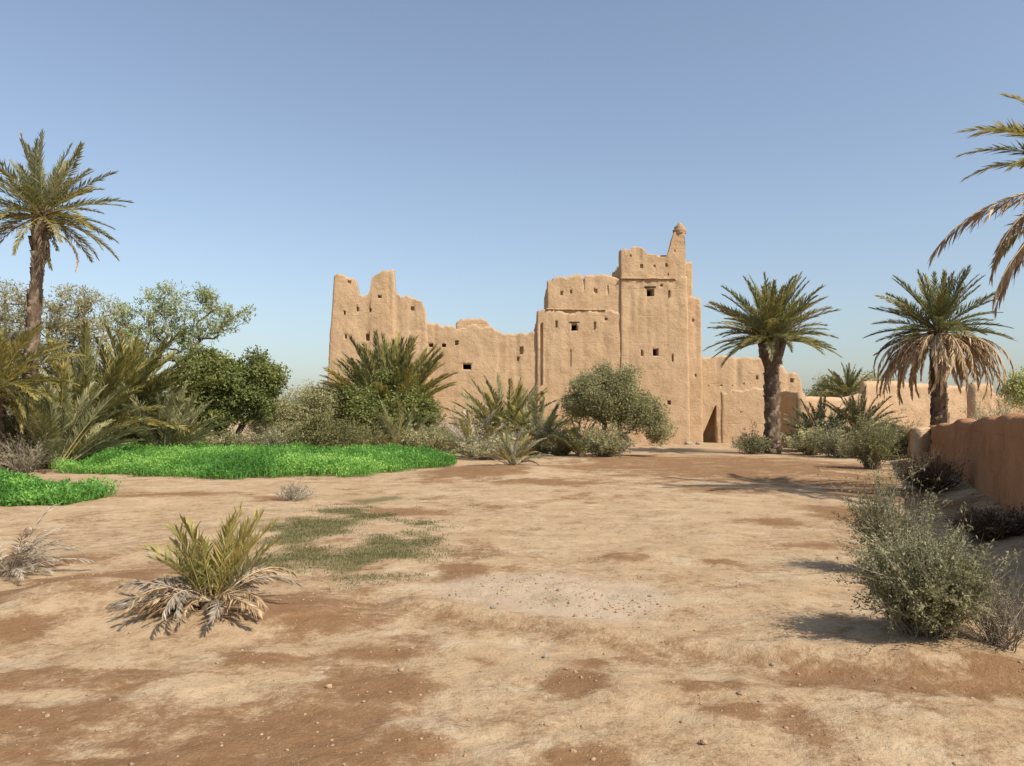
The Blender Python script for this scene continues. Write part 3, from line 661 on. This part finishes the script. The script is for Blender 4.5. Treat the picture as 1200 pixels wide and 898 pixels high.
# low palms without a trunk
LP = [
 ('bushy date palm with yellowing fronds and pale dry skirt left of the crop field', (147, 30), 1.1, .35, 3.7, 90, 111, dict(emin=-12, emax=86, mats=(('palm_green', .55), ('palm_yellow', .3), ('palm_dark', .15)), dead=16, dead_len=.62, dead_mat='palm_ash', bend0=12, bend1=60, old_mat='palm_yellow')),
 ('grey-green trunkless palm clump at the foot of the tall left palm', (66, 24), .2, .22, 2.9, 48, 113, dict(emin=30, emax=88, mats=(('palm_grey', .8), ('palm_yellow', .2)), bend0=8, bend1=40, dead=3, dead_len=.4, spread=.35)),
 ('yellowish palm spilling in from the left picture edge', (-6, 23), 2.3, .28, 2.3, 64, 115, dict(emin=-10, emax=84, mats=(('palm_yellow', .5), ('palm_green', .5)), bend0=25, bend1=75)),
 ('olive palm clump between the tall palm trunk and the bushy yellowing palm', (98, 27.5), .4, .25, 3.8, 60, 116, dict(emin=15, emax=86, mats=(('palm_green', .4), ('palm_yellow', .45), ('palm_grey', .15)), bend0=12, bend1=60, spread=.4, dead=5, dead_len=.4)),
 ('upright grey-green young palm right of the bushy yellowing palm', (192, 28.5), .15, .2, 2.7, 40, 117, dict(emin=38, emax=88, mats=(('palm_grey', .85), ('palm_green', .15)), bend0=6, bend1=35, spread=.3)),
 ('tall shaggy palm standing before the left fortress tower', (456, 36.5), .95, .3, 4.3, 96, 119, dict(emin=54, emax=89, mats=(('palm_dark', .25), ('palm_green', .5), ('palm_yellow', .25)), bend0=8, bend1=46, old_mat='palm_yellow', spread=.5)),
 ('light green young palm in front of the shaggy palm by the tower', (466, 33.5), .15, .2, 2.2, 36, 121, dict(emin=25, emax=86, mats=(('palm_grey', .6), ('palm_green', .4)), bend0=10, bend1=45, spread=.25)),
 ('largest palm clump in the middle, below the curtain wall', (592, 36), .3, .3, 3.2, 56, 123, dict(emin=22, emax=87, mats=(('palm_green', .35), ('palm_yellow', .4), ('palm_grey', .25)), bend0=12, bend1=50, spread=.5)),
 ('olive palm clump just left of the round olive tree', (630, 34), .2, .25, 2.4, 40, 125, dict(emin=25, emax=86, mats=(('palm_grey', .6), ('palm_yellow', .4)), bend0=12, bend1=50, spread=.4)),
 ('pale dry palm leaning left at the end of the crop field', (556, 31), .2, .2, 1.9, 30, 127, dict(emin=20, emax=80, mats=(('palm_ash', .35), ('palm_yellow', .25), ('palm_grey', .4)), bend0=15, bend1=55, spread=.3)),
 ('small pale dry palm tuft in front of the middle clump', (601, 25), .12, .15, 1.25, 32, 129, dict(emin=20, emax=84, mats=(('palm_ash', .3), ('palm_yellow', .3), ('palm_grey', .4)), bend0=15, bend1=55, spread=.25)),
 ('small yellow palm shoot under the left side of the olive tree', (680, 31.5), .12, .15, 1.5, 24, 131, dict(emin=25, emax=84, mats=(('palm_yellow', .7), ('palm_grey', .3)), bend0=15, bend1=50, spread=.15)),
 ('young palm with upright grey fronds right of the side wall', (962, 37), .3, .25, 2.3, 40, 133, dict(emin=20, emax=86, mats=(('palm_grey', .6), ('palm_dark', .4)), bend0=12, bend1=45, spread=.2)),
 ('young green palm spreading before the compound wall', (1008, 35), .8, .22, 2.0, 40, 135, dict(emin=5, emax=86, mats=(('palm_green', .6), ('palm_grey', .4)), bend0=12, bend1=45, spread=.2)),
 ('distant palm crown showing over the compound wall', (995, 58), 3.2, .3, 2.4, 40, 137, dict(emin=0, emax=86, mats=(('palm_dark', .6), ('palm_green', .4)), bend0=12, bend1=50)),
]
for (lb, (px, Y), H, r0, L, n, sd, kw) in LP:
    palm('palm_clump' if H < 1 else 'young_palm', lb, gp(px, Y), H, r0, L, n, sd, group=None, **kw)

# foreground sprout with bleached fronds lying round it
sx, sy = G(248, 722)
sp = thing('palm_sprout', 'young palm sprout with yellow-green blades and bleached dead fronds in the foreground', 'palm', (sx, sy, gzf(sx, sy)))
mb = MB(); mb.tube([(0, 0, -.1), (0, 0, .05), (.01, 0, .13)], [.10, .10, .05], 9); link('stump', mb.mesh('stump', M['palm_boot'], True), sp)
rr = random.Random(12)
for q in range(30):
    az = rr.uniform(0, 2 * math.pi); e = rr.choice([84, 76, 68, 60, 50])
    add_frond(sp, (math.cos(az) * .07, math.sin(az) * .07, .06), az, rr.choice(['palm_yellow', 'palm_yellow', 'palm_yellow', 'palm_grey']), e, rr.choice([10, 20, 35]), rr.uniform(.45, .76), q % 3, rr.uniform(-.3, .3), nl=24, lw=.022, ll=.30, vee=.7)
for q in range(66):
    az = rr.uniform(0, 2 * math.pi) if q > 10 else rr.uniform(2.6, 4.2)
    e = rr.choice([30, 20, 40, 10]); b = {10: 30, 20: 45, 30: 65, 40: 80}[e]
    add_frond(sp, (math.cos(az) * .08, math.sin(az) * .08, .07), az, rr.choice(['palm_ash', 'palm_dead']), e, b, rr.uniform(.28, .76), q % 3, rr.uniform(-.9, .9), nl=34, lw=.020, ll=.20, hang=.45)
# bleached dead palm at the left edge
dx, dy = G(12, 672)
dp = thing('dead_palm', 'grey dead palm tuft at the left picture edge', 'palm', (dx, dy, gzf(dx, dy)))
mb = MB(); mb.tube([(0, 0, -.1), (0, 0, .08), (.01, 0, .2)], [.12, .12, .05], 9); link('stump', mb.mesh('stump', M['palm_boot'], True), dp)
for q in range(34):
    az = rr.uniform(0, 2 * math.pi); e = rr.choice([80, 64, 48, 32, 20])
    add_frond(dp, (math.cos(az) * .09, math.sin(az) * .09, .06), az, 'palm_ash', e, rr.choice([40, 60, 85]), rr.uniform(.38, .72), q % 3, rr.uniform(-.4, .4), nl=24, lw=.016, ll=.2, hang=.4)

# ------------------------------------------------------------------ broadleaf trees and shrubs
def tree(name, label, base, lobes, nleaf, leaf, clump_r, mat, tr, seed, fork=.3, cat='tree', up=.25, group=None, trunks=1):
    """lobes: (dx, dy, z, rx, ry, rz, clumps) from the base; limbs grow out to every clump of leaves"""
    rng = np.random.default_rng(seed); z0 = gzf(*base)
    root = thing(name, label, cat, (base[0], base[1], z0), group)
    cl = []
    for (dx, dy, z, rx, ry, rz, nc) in lobes:
        v = rng.normal(size=(nc, 3)); v /= np.linalg.norm(v, axis=1, keepdims=True); v *= rng.random((nc, 1)) ** .42
        cl.append(v * [rx, ry, rz] + [dx, dy, z])
    cl = np.vstack(cl); cl = cl[cl[:, 2] > .15]
    top = cl[:, 2].max(); nodes = [np.array([0, 0, -.15])]; par = [-1]
    for k in range(trunks):
        p = np.array([rng.normal() * .12, rng.normal() * .12, -.15]); pi = 0
        for s in range(1, 4):
            q = np.array([p[0] + rng.normal() * .10 * s + (k - (trunks - 1) / 2) * .2 * s, p[1] + rng.normal() * .08 * s, top * fork * s / 3]); nodes.append(q); par.append(pi); pi = len(nodes) - 1
    order = np.argsort(np.linalg.norm(cl - nodes[-1], axis=1)); nt = len(nodes)
    depth = [0] * nt
    for c in cl[order]:
        A = np.array(nodes[2:]); d = np.linalg.norm(A - c, axis=1) + .9 * np.maximum(A[:, 2] - c[2], 0) + .03 * np.array(depth[2:])
        k = int(np.argmin(d)) + 2; mid = (A[k - 2] + c) / 2 + rng.normal(size=3) * np.linalg.norm(A[k - 2] - c) * .10; mid[2] -= .05 * np.linalg.norm(A[k - 2] - c)
        nodes.append(mid); par.append(k); depth.append(depth[k] + 1); nodes.append(c); par.append(len(nodes) - 2); depth.append(depth[k] + 2)
    cnt = np.ones(len(nodes))
    for k in range(len(nodes) - 1, 0, -1): cnt[par[k]] += cnt[k]
    rad = np.maximum(tr * (cnt / cnt[0]) ** .46, .008)
    mb = MB()
    for k in range(1, len(nodes)):
        a, b = nodes[par[k]], nodes[k]
        mb.tube([a, (a + b) / 2 + rng.normal(size=3) * .02, b], [min(rad[par[k]], rad[k] * 1.25), rad[k] * 1.05, rad[k] * .95], 5, rng.random())
    link('trunk', mb.mesh('trunk', M['bark'], True), root)
    mb = MB(); per = max(1, nleaf // len(cl)); n = per * len(cl)
    ci = np.repeat(np.arange(len(cl)), per); g = rng.normal(size=(n, 3)); g *= (np.minimum(np.linalg.norm(g, axis=1), 2.1) / np.linalg.norm(g, axis=1))[:, None]
    cr = clump_r * rng.uniform(.6, 1.35, len(cl))
    P = cl[ci] + g * cr[ci][:, None] * [1, 1, .8]
    P = P[(P[:, 2] > .05)]; ci = ci[:len(P)]
    D = rng.normal(size=(len(P), 3)); D[:, 2] += up
    tint = np.clip(.18 + rng.random(len(cl))[ci] * .34 + rng.random(len(P)) * .32, 0, 1)
    mb.kites(P, D, leaf[0] * rng.uniform(.6, 1.3, len(P)), leaf[1] * rng.uniform(.7, 1.25, len(P)), rng, tint)
    link('crown', mb.mesh('crown', M[mat]), root)
    return root
def shrub(name, label, base, rx, H, nst, nleaf, leaf, mat, smat, seed, cat='shrub', stem_r=.006, spread=1.0, group=None, low=.15, ry=None, lean=(0, 0), twigs=2):
    """stems fanning from the ground, forking, leaves set along them"""
    rng = np.random.default_rng(seed); z0 = gzf(*base); root = thing(name, label, cat, (base[0], base[1], z0), group)
    ry = rx if ry is None else ry; mb = MB(); pts = []; dirs = []; hue = []
    for k in range(nst):
        a = rng.random() * 2 * math.pi; r = math.sqrt(rng.random()); h = H * (.55 + .5 * rng.random()) * (1 - .35 * r * r)
        b = np.array([rng.normal() * rx * .14, rng.normal() * ry * .14, -.04]); e = np.array([math.cos(a) * rx * r * spread + lean[0], math.sin(a) * ry * r * spread + lean[1], h])
        c = b * .4 + e * .6; c[2] = h * .42; c += rng.normal(size=3) * .06 * H
        t = np.linspace(0, 1, 9)[:, None]; P = (1 - t) ** 2 * b + 2 * t * (1 - t) * c + t * t * e; P += np.cumsum(rng.normal(size=P.shape) * .012 * H, axis=0) * (t > 0)
        tn = rng.random(); mb.tube(P, stem_r * (1.25 - t[:, 0]), 4, tn); stems = [P]
        for q in range(twigs):
            i = rng.integers(3, 8); d = P[min(i + 1, 8)] - P[i]; d = d / (np.linalg.norm(d) + 1e-6) + rng.normal(size=3) * .6; L = H * rng.uniform(.15, .35)
            tq = np.linspace(0, 1, 5)[:, None]; Q = P[i] + d * tq * L + np.cumsum(rng.normal(size=(5, 3)) * .010 * H, axis=0) * (tq > 0); Q[:, 2] = np.maximum(Q[:, 2], .02)
            mb.tube(Q, stem_r * .6 * (1.2 - tq[:, 0]), 3, tn); stems.append(Q)
        for S in stems: pts.append((S, tn))
    link('stems', mb.mesh('stems', M[smat]), root)
    if nleaf:
        per = max(1, nleaf // len(pts)); PP = []; DD = []; TT = []
        for S, tn in pts:
            u = (low + (1 - low) * rng.random(per) ** .8) * (len(S) - 1); i = np.minimum(u.astype(int), len(S) - 2); f = (u - i)[:, None]
            PP.append(S[i] * (1 - f) + S[i + 1] * f + rng.normal(size=(per, 3)) * leaf[0] * .5); T = S[i + 1] - S[i]; T /= (np.linalg.norm(T, axis=1, keepdims=True) + 1e-6)
            DD.append(T * .6 + rng.normal(size=(per, 3)) * .7); TT.append(np.clip(.15 + tn * .4 + rng.random(per) * .35, 0, 1))
        P = np.vstack(PP); P[:, 2] = np.maximum(P[:, 2], .01); mb = MB()
        mb.kites(P, np.vstack(DD), leaf[0] * rng.uniform(.6, 1.3, len(P)), leaf[1] * rng.uniform(.7, 1.3, len(P)), rng, np.concatenate(TT))
        link('foliage', mb.mesh('foliage', M[mat]), root)
    return root
def m(px, Y): return px * Y / F

# trees, left to right
tree('tamarisk_tree', 'wispy brownish tamarisk behind the tall left palm', gp(62, 29), [(-.6, 0, 4.0, 2.0, 1.6, 1.6, 80), (1.0, .3, 4.2, 1.2, 1.2, 1.3, 60), (-2.2, 0, 4.3, 1.2, 1.2, 1.5, 60), (.2, 0, 2.6, 1.6, 1.2, 1.0, 50)], 21000, (.13, .04), .17, 'leaf_tamarisk', .16, 201, up=.5, trunks=2)
tree('thorn_tree', 'airy pale green thorn tree rising above the bushy palm', gp(200, 34), [(-1.3, 0, 5.2, 1.5, 1.2, 1.6, 80), (.6, 0, 5.2, 1.0, .9, 1.9, 56), (2.0, 0, 5.9, .9, .8, .9, 36), (-2.6, 0, 6.0, .8, .7, .7, 20), (-.4, 0, 6.8, 1.1, .8, .7, 26), (1.5, 0, 7.0, .5, .5, .6, 14), (3.2, 0, 6.2, .3, .3, .3, 5)], 12000, (.15, .05), .15, 'leaf_light', .13, 203, fork=.30, up=.8, trunks=3)
tree('fig_tree', 'dense dark green tree right of the young grey palm', gp(240, 32), [(0, 0, 2.6, 1.15, 1.3, 1.5, 70), (.1, 0, 3.7, .9, .9, .75, 30), (.3, -.3, 1.3, 1.1, 1.1, .8, 30)], 26000, (.13, .075), .24, 'leaf_dark', .16, 205)
tree('fig_tree', 'dark green tree on a short bare trunk with ragged two-peaked top', gp(286, 32), [(.1, 0, 2.5, 1.25, 1.2, 1.15, 66), (-.45, 0, 3.4, .6, .7, .6, 20), (.9, 0, 3.4, .6, .7, .7, 22), (.55, 0, 4.0, .2, .2, .25, 4)], 24000, (.13, .075), .23, 'leaf_dark', .13, 207, fork=.32)
tree('olive_shrub', 'broad grey-olive shrub behind the crop field', gp(350, 34), [(-.3, 0, 1.5, 1.7, 1.2, 1.2, 60), (.6, .4, 2.1, 1.1, 1.0, .8, 34)], 17000, (.12, .05), .26, 'leaf_olive', .10, 209, fork=.15, trunks=3)
tree('olive_shrub', 'low yellow-green shrub at the back of the crop field', gp(378, 31), [(0, 0, .9, 1.3, .8, .7, 46)], 9000, (.11, .045), .22, 'leaf_yellowgreen', .06, 211, fork=.12, trunks=3, cat='shrub')
tree('olive_shrub', 'small round green shrub left of the shaggy palm', gp(392, 37), [(0, 0, 2.0, 1.1, 1.0, 1.2, 44)], 11000, (.12, .05), .26, 'leaf_olive', .09, 213, fork=.2)
tree('leafy_bush', 'dark green bush at the foot of the shaggy palm', gp(437, 34.5), [(-.2, 0, 1.6, 1.4, 1.0, 1.35, 76), (.7, .3, 2.4, 1.2, .9, 1.2, 60)], 30000, (.13, .065), .25, 'leaf_dark', .10, 215, fork=.15, trunks=2, cat='bush')
tree('leafy_bush', 'dark green bush between shaggy palm and curtain wall', gp(496, 36), [(0, 0, 1.4, 1.0, .9, 1.2, 50)], 13000, (.13, .06), .25, 'leaf_dark', .09, 217, fork=.15, trunks=2, cat='bush')
tree('olive_tree', 'round dense olive tree in front of the main fortress block', gp(712, 31.5), [(-.25, 0, 2.45, 1.45, 1.4, .95, 120), (.35, 0, 3.15, .85, .9, .65, 34), (1.25, 0, 1.9, .95, 1.0, .8, 60), (1.95, 0, 1.1, .55, .7, .5, 24), (-1.2, 0, 2.0, .6, .7, .5, 24), (.4, 0, 2.0, 1.0, 1.0, .6, 40)], 56000, (.10, .042), .20, 'leaf_olive', .16, 219, fork=.24, trunks=3)
shrub('salt_bush', 'small blue-green bush below the olive tree trunk', gp(708, 29.5), m(34, 29.5), 1.15, 60, 5500, (.09, .04), 'leaf_olive', 'bark', 221, stem_r=.012)
shrub('salt_bush', 'low green bush at the foot of the thick palm trunk', gp(882, 34), m(28, 34), .85, 50, 3500, (.10, .045), 'leaf_sage', 'bark', 223, stem_r=.012)
shrub('salt_bush', 'yellow-green shrub left of the sunlit pier', gp(1021, 24), m(27, 24), 1.6, 70, 7000, (.07, .028), 'leaf_yellowgreen', 'bark', 225, stem_r=.01)
shrub('salt_bush', 'pale grey bush before the young green palm', gp(985, 31), m(40, 31), 1.15, 80, 6000, (.09, .04), 'leaf_sage', 'twig', 227, stem_r=.012)
shrub('salt_bush', 'dark low bush beside the shaded lane wall', gp(1043, 30), m(26, 30), 1.5, 60, 5000, (.10, .05), 'leaf_olive', 'brush', 229, stem_r=.012)
shrub('salt_bush', 'grey shrub below the side wall', gp(950, 33), m(30, 33), 1.3, 60, 4500, (.09, .04), 'leaf_olive', 'bark', 230, stem_r=.012)
tree('roadside_tree', 'distant green tree left of the far palm crown', gp(968, 62), [(0, 0, 3.4, 2.0, 2.0, 1.3, 40)], 6000, (.22, .10), .4, 'leaf_olive', .15, 231)
tree('roadside_tree', 'distant green tree right of the far palm crown', gp(1025, 61), [(0, 0, 3.5, 2.2, 2.0, 1.2, 40)], 6000, (.22, .10), .4, 'leaf_olive', .15, 233)
tree('roadside_tree', 'green tree at the right edge above the wall', gp(1200, 40), [(.2, 0, 3.1, .95, 1.0, .9, 44)], 9000, (.15, .07), .26, 'leaf_light', .14, 235)
shrub('salt_bush', 'pale dry shrub behind the brown wall at right', gp(1172, 34), m(32, 34), 2.4, 80, 5000, (.09, .035), 'leaf_tamarisk', 'twig', 237, stem_r=.014)
for k, (px, Y, w, h, mt, lb) in enumerate([(-40, 44, 3.2, 2.6, 'leaf_olive', 'far olive tree glimpsed left of the tall palm trunk'), (95, 46, 3.0, 2.4, 'leaf_light', 'far pale tree behind the bushy yellowing palm'), (330, 52, 3.0, 2.2, 'leaf_olive', 'far green tree behind the olive shrubs'),
        (215, 50, 3.2, 2.0, 'leaf_dark', 'far dark tree behind the young grey palm')]):
    tree('roadside_tree', lb, gp(px, Y), [(0, 0, h * .62, w * .7, w * .5, h * .5, 44)], 9000, (.20, .09), .4, mt, .15, 241 + k)

for k, (px, Y, w, h, mt, sm, lb) in enumerate([(118, 28.6, 40, 1.2, 'leaf_tamarisk', 'twig', 'dry tan undergrowth left of the bushy yellowing palm'), (222, 29.6, 36, 1.3, 'leaf_olive', 'bark', 'olive undergrowth below the dense dark tree'), (330, 31.4, 46, 1.35, 'leaf_sage', 'twig', 'pale sage undergrowth right of the short bare trunk'),
        (412, 31.8, 40, 1.3, 'leaf_yellowgreen', 'bark', 'yellowish undergrowth left of the dark green bush'), (505, 32.5, 36, 1.2, 'leaf_olive', 'bark', 'olive undergrowth at the right end of the crop field'), (540, 34.5, 44, 1.8, 'leaf_tamarisk', 'twig', 'tan scrub below the curtain wall'),
        (628, 33, 40, 1.5, 'leaf_tamarisk', 'twig', 'tan scrub between the middle palm clump and the olive tree'), (655, 32.5, 26, 1.1, 'leaf_olive', 'bark', 'low olive scrub left of the olive tree'), (575, 29.5, 40, .9, 'leaf_tamarisk', 'twig', 'low dry scrub before the middle palm clump'), (272, 31, 30, 1.0, 'leaf_olive', 'bark', 'olive scrub at the foot of the short bare trunk'),
        (20, 25.5, 60, 2.2, 'leaf_yellowgreen', 'bark', 'yellow-green thicket at the left edge'), (945, 35.5, 24, 1.4, 'leaf_sage', 'twig', 'sage scrub against the side wall'), (1060, 31.5, 24, 1.2, 'leaf_sage', 'twig', 'sage scrub left of the drooping palm trunk')]):
    shrub('salt_bush', lb, gp(px, Y), m(w, Y), h, 80, 5500, (.10, .04), mt, sm, 401 + k, stem_r=.011, low=.05)

# right foreground bushes
bx_, by_ = G(1094, 764)
shrub('salt_bush', 'large sage-green bush in the right foreground', (bx_, by_ + .1), .42, .68, 230, 30000, (.030, .012), 'leaf_sage', 'twig', 251, stem_r=.0045, twigs=4, low=.05)
shrub('salt_bush', 'thin tall sage bush behind the large foreground bush', (X(1040, 8.0), 8.0), .36, .98, 70, 7500, (.036, .013), 'leaf_sage', 'twig', 253, stem_r=.005, twigs=3)
bx2, by2 = G(1172, 768)
shrub('dry_shrub', 'leafless grey twiggy shrub right of the large sage bush', (bx2, by2), .30, .50, 80, 900, (.022, .008), 'leaf_tamarisk', 'twig', 255, stem_r=.0035, twigs=4)
shrub('dry_shrub', 'dark tangled dead brush heap against the shaded wall', (X(1088, 17.0), 17.0), .62, .85, 150, 2500, (.05, .02), 'brush', 'brush', 257, stem_r=.010, twigs=5, spread=1.1)
shrub('dry_shrub', 'dark dead brush further along the shaded wall', (X(1165, 10.2), 10.2), .6, .42, 130, 2500, (.045, .018), 'brush', 'brush', 259, stem_r=.009, twigs=5, spread=1.1)
shrub('dry_shrub', 'small brown dry clump at the near edge of the crop field', G(345, 588), .42, .34, 60, 500, (.05, .015), 'leaf_tamarisk', 'twig', 261, stem_r=.006, twigs=3)
shrub('dry_shrub', 'grey straggly bush at the foot of the tall left palm', gp(30, 22.6), .9, 1.1, 70, 1500, (.07, .02), 'leaf_tamarisk', 'twig', 263, stem_r=.009, twigs=3)

# ------------------------------------------------------------------ crop field and sparse grass
def crop(name, label, poly, n, hgt, seed):
    rng = np.random.default_rng(seed); poly = np.array(poly); mn, mx = poly.min(0), poly.max(0)
    P = []; 
    pts = rng.random((int(n * 2.2), 2)) * (mx - mn) + mn
    # ragged polygon test
    wx = (fbm(pts[:, 0] * .8, pts[:, 1] * .8, seed=seed) - .5) * 1.9; wy = (fbm(pts[:, 0] * .8 + 40, pts[:, 1] * .8, seed=seed + 1) - .5) * 1.9
    q = pts + np.stack([wx, wy], -1) + rng.normal(size=pts.shape) * .16; ins = np.zeros(len(q), bool); k = len(poly)
    for i in range(k):
        a, b = poly[i], poly[(i + 1) % k]
        c = ((a[1] > q[:, 1]) != (b[1] > q[:, 1])) & (q[:, 0] < (b[0] - a[0]) * (q[:, 1] - a[1]) / (b[1] - a[1] + 1e-12) + a[0]); ins ^= c
    pts = pts[ins][:n]; n = len(pts)
    H = hgt * (.45 + .9 * fbm(pts[:, 0] * 1.3, pts[:, 1] * 1.3, seed=seed + 2)) * rng.uniform(.8, 1.15, n)
    de = np.full(n, 9.0)
    for i in range(k):
        a, b = poly[i], poly[(i + 1) % k]; d = b - a; L2 = (d ** 2).sum(); t = np.clip(((pts - a) @ d) / L2, 0, 1); de = np.minimum(de, np.linalg.norm(pts - a - t[:, None] * d, axis=1))
    H = H * (.35 + .65 * np.clip(de / .9, 0, 1) ** .7)
    g0 = gz(pts[:, 0], pts[:, 1]); mb = MB()
    # stalks
    st = slice(0, n, 4); D = rng.normal(size=(len(pts[st]), 3)) * .22; D[:, 2] = 1
    mb.kites(np.column_stack([pts[st], g0[st] - .02]), D, H[st] * 1.05, .016, rng, .35 + .25 * rng.random(len(pts[st])))
    # leaves from the ground to the tips
    P = np.column_stack([pts, g0 + H * rng.random(n) ** .55]); D = rng.normal(size=(n, 3)); D[:, 2] += .9
    hue = fbm(pts[:, 0] * .5, pts[:, 1] * .5, seed=seed + 7)
    mb.kites(P, D, rng.uniform(.045, .10, n), rng.uniform(.02, .04, n), rng, np.clip(.44 + (hue - .5) * 2.2 + (fbm(pts[:, 0] * 1.9, pts[:, 1] * 1.9, seed=seed + 9) - .5) * 1.3 + (rng.random(n) - .5) * .5, 0, 1))
    o = link(name, mb.mesh(name, M['alfalfa'])); tag(o, label, 'crop', kind='stuff'); return o
crop('crop_field', 'bright green leafy crop in the long bed below the trees', [(X(92, 22.5), 22.5), (X(250, 20.4), 20.4), (X(330, 20.2), 20.2), (X(400, 20.8), 20.8), (X(470, 22.8), 22.8), (X(535, 26.0), 26.0), (X(510, 30), 30), (X(300, 30.5), 30.5), (X(95, 29), 29)], 170000, .56, 301)
crop('crop_patch', 'bright green leafy crop in the small bed at the left edge', [(X(-140, 14.2), 14.2), (X(50, 14.0), 14.0), (X(96, 14.5), 14.5), (X(86, 15.8), 15.8), (X(26, 17.4), 17.4), (X(-140, 17.8), 17.8)], 75000, .45, 303)
rng = np.random.default_rng(77); n = 70000
xy = np.stack([rng.uniform(-3.6, -.6, n), rng.uniform(7.0, 14.5, n)], -1)
gm = emask(GREEN, xy[:, 0], xy[:, 1], .9) + (fbm(xy[:, 0] * 1.4, xy[:, 1] * 1.4, seed=88, octv=5) - .5) * 5.5
xy = xy[rng.random(n) < np.clip((gm + .35) * .7, 0, 1) ** 1.3]; mb = MB(); D = rng.normal(size=(len(xy), 3)) * .6; D[:, 2] = np.abs(D[:, 2]) + .4
mb.kites(np.column_stack([xy, gz(xy[:, 0], xy[:, 1]) - .004]), D, rng.uniform(.012, .06, len(xy)) * rng.uniform(.5, 1.1, len(xy)), rng.uniform(.004, .010, len(xy)), rng, rng.random(len(xy)))
tag(link('grass', mb.mesh('grass', M['grass'])), 'sparse short green grass on the sandy ground behind the palm sprout', 'grass', kind='stuff')

# ------------------------------------------------------------------ stones, clods and litter
def rock(seed, sub=1):
    rng = np.random.default_rng(seed); t = (1 + 5 ** .5) / 2
    V = np.array([(-1, t, 0), (1, t, 0), (-1, -t, 0), (1, -t, 0), (0, -1, t), (0, 1, t), (0, -1, -t), (0, 1, -t), (t, 0, -1), (t, 0, 1), (-t, 0, -1), (-t, 0, 1)], float); V /= np.linalg.norm(V[0])
    T = np.array([(0, 11, 5), (0, 5, 1), (0, 1, 7), (0, 7, 10), (0, 10, 11), (1, 5, 9), (5, 11, 4), (11, 10, 2), (10, 7, 6), (7, 1, 8), (3, 9, 4), (3, 4, 2), (3, 2, 6), (3, 6, 8), (3, 8, 9), (4, 9, 5), (2, 4, 11), (6, 2, 10), (8, 6, 7), (9, 8, 1)])
    V = V * rng.uniform(.7, 1.25, (12, 1)) * rng.uniform(.7, 1.2, (1, 3)); V[:, 2] *= .65
    return V, T
RK = [rock(s) for s in range(8)]
rng = np.random.default_rng(91); 
def scatter(name, label, n, area, size, mat, seed, mask=None):
    rng = np.random.default_rng(seed); xy = np.stack([rng.uniform(area[0], area[1], n), area[2] * (area[3] / area[2]) ** rng.random(n)], -1)
    if mask is not None: xy = xy[mask(xy[:, 0], xy[:, 1])]
    z = gz(xy[:, 0], xy[:, 1]); mb = MB()
    for k in range(len(xy)):
        V, T = RK[k % 8]; s = size[0] * (size[1] / size[0]) ** (rng.random() ** 2.2) ; a = rng.random() * 6.28
        R = np.array([[math.cos(a), -math.sin(a), 0], [math.sin(a), math.cos(a), 0], [0, 0, 1]])
        mb.add(V @ R.T * s + [xy[k, 0], xy[k, 1], z[k] + s * .15], None, T)
    tag(link(name, mb.mesh(name, M[mat])), label, 'pebbles', kind='stuff')
scatter('pebbles', 'small pale pebbles scattered over the sandy ground', 3800, (-7, 7, 3.2, 16), (.003, .014), 'clod', 92)
scatter('soil_crumbs', 'small brown crumbs of dried soil on the ground', 5200, (-7, 7, 3.2, 16), (.003, .018), 'clod', 93, lambda x, y: (emask(DAMP, x, y, .6) + (fbm(x * 2, y * 2, seed=4) - .5) * 2) > .1)
scatter('gravel', 'fine gravel strewn over the pale bare patch', 2600, (-1.2, 2.2, 6.0, 9.2), (.004, .022), 'clod', 94, lambda x, y: (emask(PALE, x, y, .6) + (fbm(x * 1.5, y * 1.5, seed=6) - .5) * 4.2) > .55)
ST = [(905, 775, .02, 'stone', 'pale stone in the right foreground beside the low ridge'), (868, 812, .024, 'clod', 'brown clod in the dark soil right of centre'), (825, 872, .026, 'clod', 'large flat clod near the bottom edge'), (578, 716, .03, 'stone', 'small stone at the near rim of the pale gravel patch'),
      (762, 700, .022, 'stone', 'dark speck of stone at the right of the gravel patch'), (470, 782, .024, 'clod', 'clod on the sand left of centre foreground'),
      (385, 806, .024, 'clod', 'clod among the brown soil at lower left'), (655, 692, .028, 'stone', 'stone in the middle of the gravel patch'), (640, 765, .03, 'stone', 'small stone below the gravel patch'), (806, 516.5, .30, 'stone', 'white boulder at the foot of the tall tower'),
      (818, 516.8, .22, 'stone', 'smaller pale boulder near the dark triangular shadow')]
for k, (px, py, s, mt, lb) in enumerate(ST):
    x, y = G(px, py); 
    if py < 520: y = min(y, 45.3); x = X(px, y)
    mb = MB(); V, T = RK[k % 8]; 
    Vm = np.vstack([V, (V[T].mean(1)) * 1.08]); nf = len(T); T2 = np.vstack([np.column_stack([T[:, 0], T[:, 1], 12 + np.arange(nf)]), np.column_stack([T[:, 1], T[:, 2], 12 + np.arange(nf)]), np.column_stack([T[:, 2], T[:, 0], 12 + np.arange(nf)])])
    mb.add(Vm * s, None, T2); o = link('stone' if mt == 'stone' else 'earth_clod', mb.mesh('stone', M[mt], False), None, (x, y, gzf(x, y) + s * .25)); o.rotation_euler = (0, 0, k * 1.3)
    tag(o, lb, 'stone' if mt == 'stone' else 'clod')
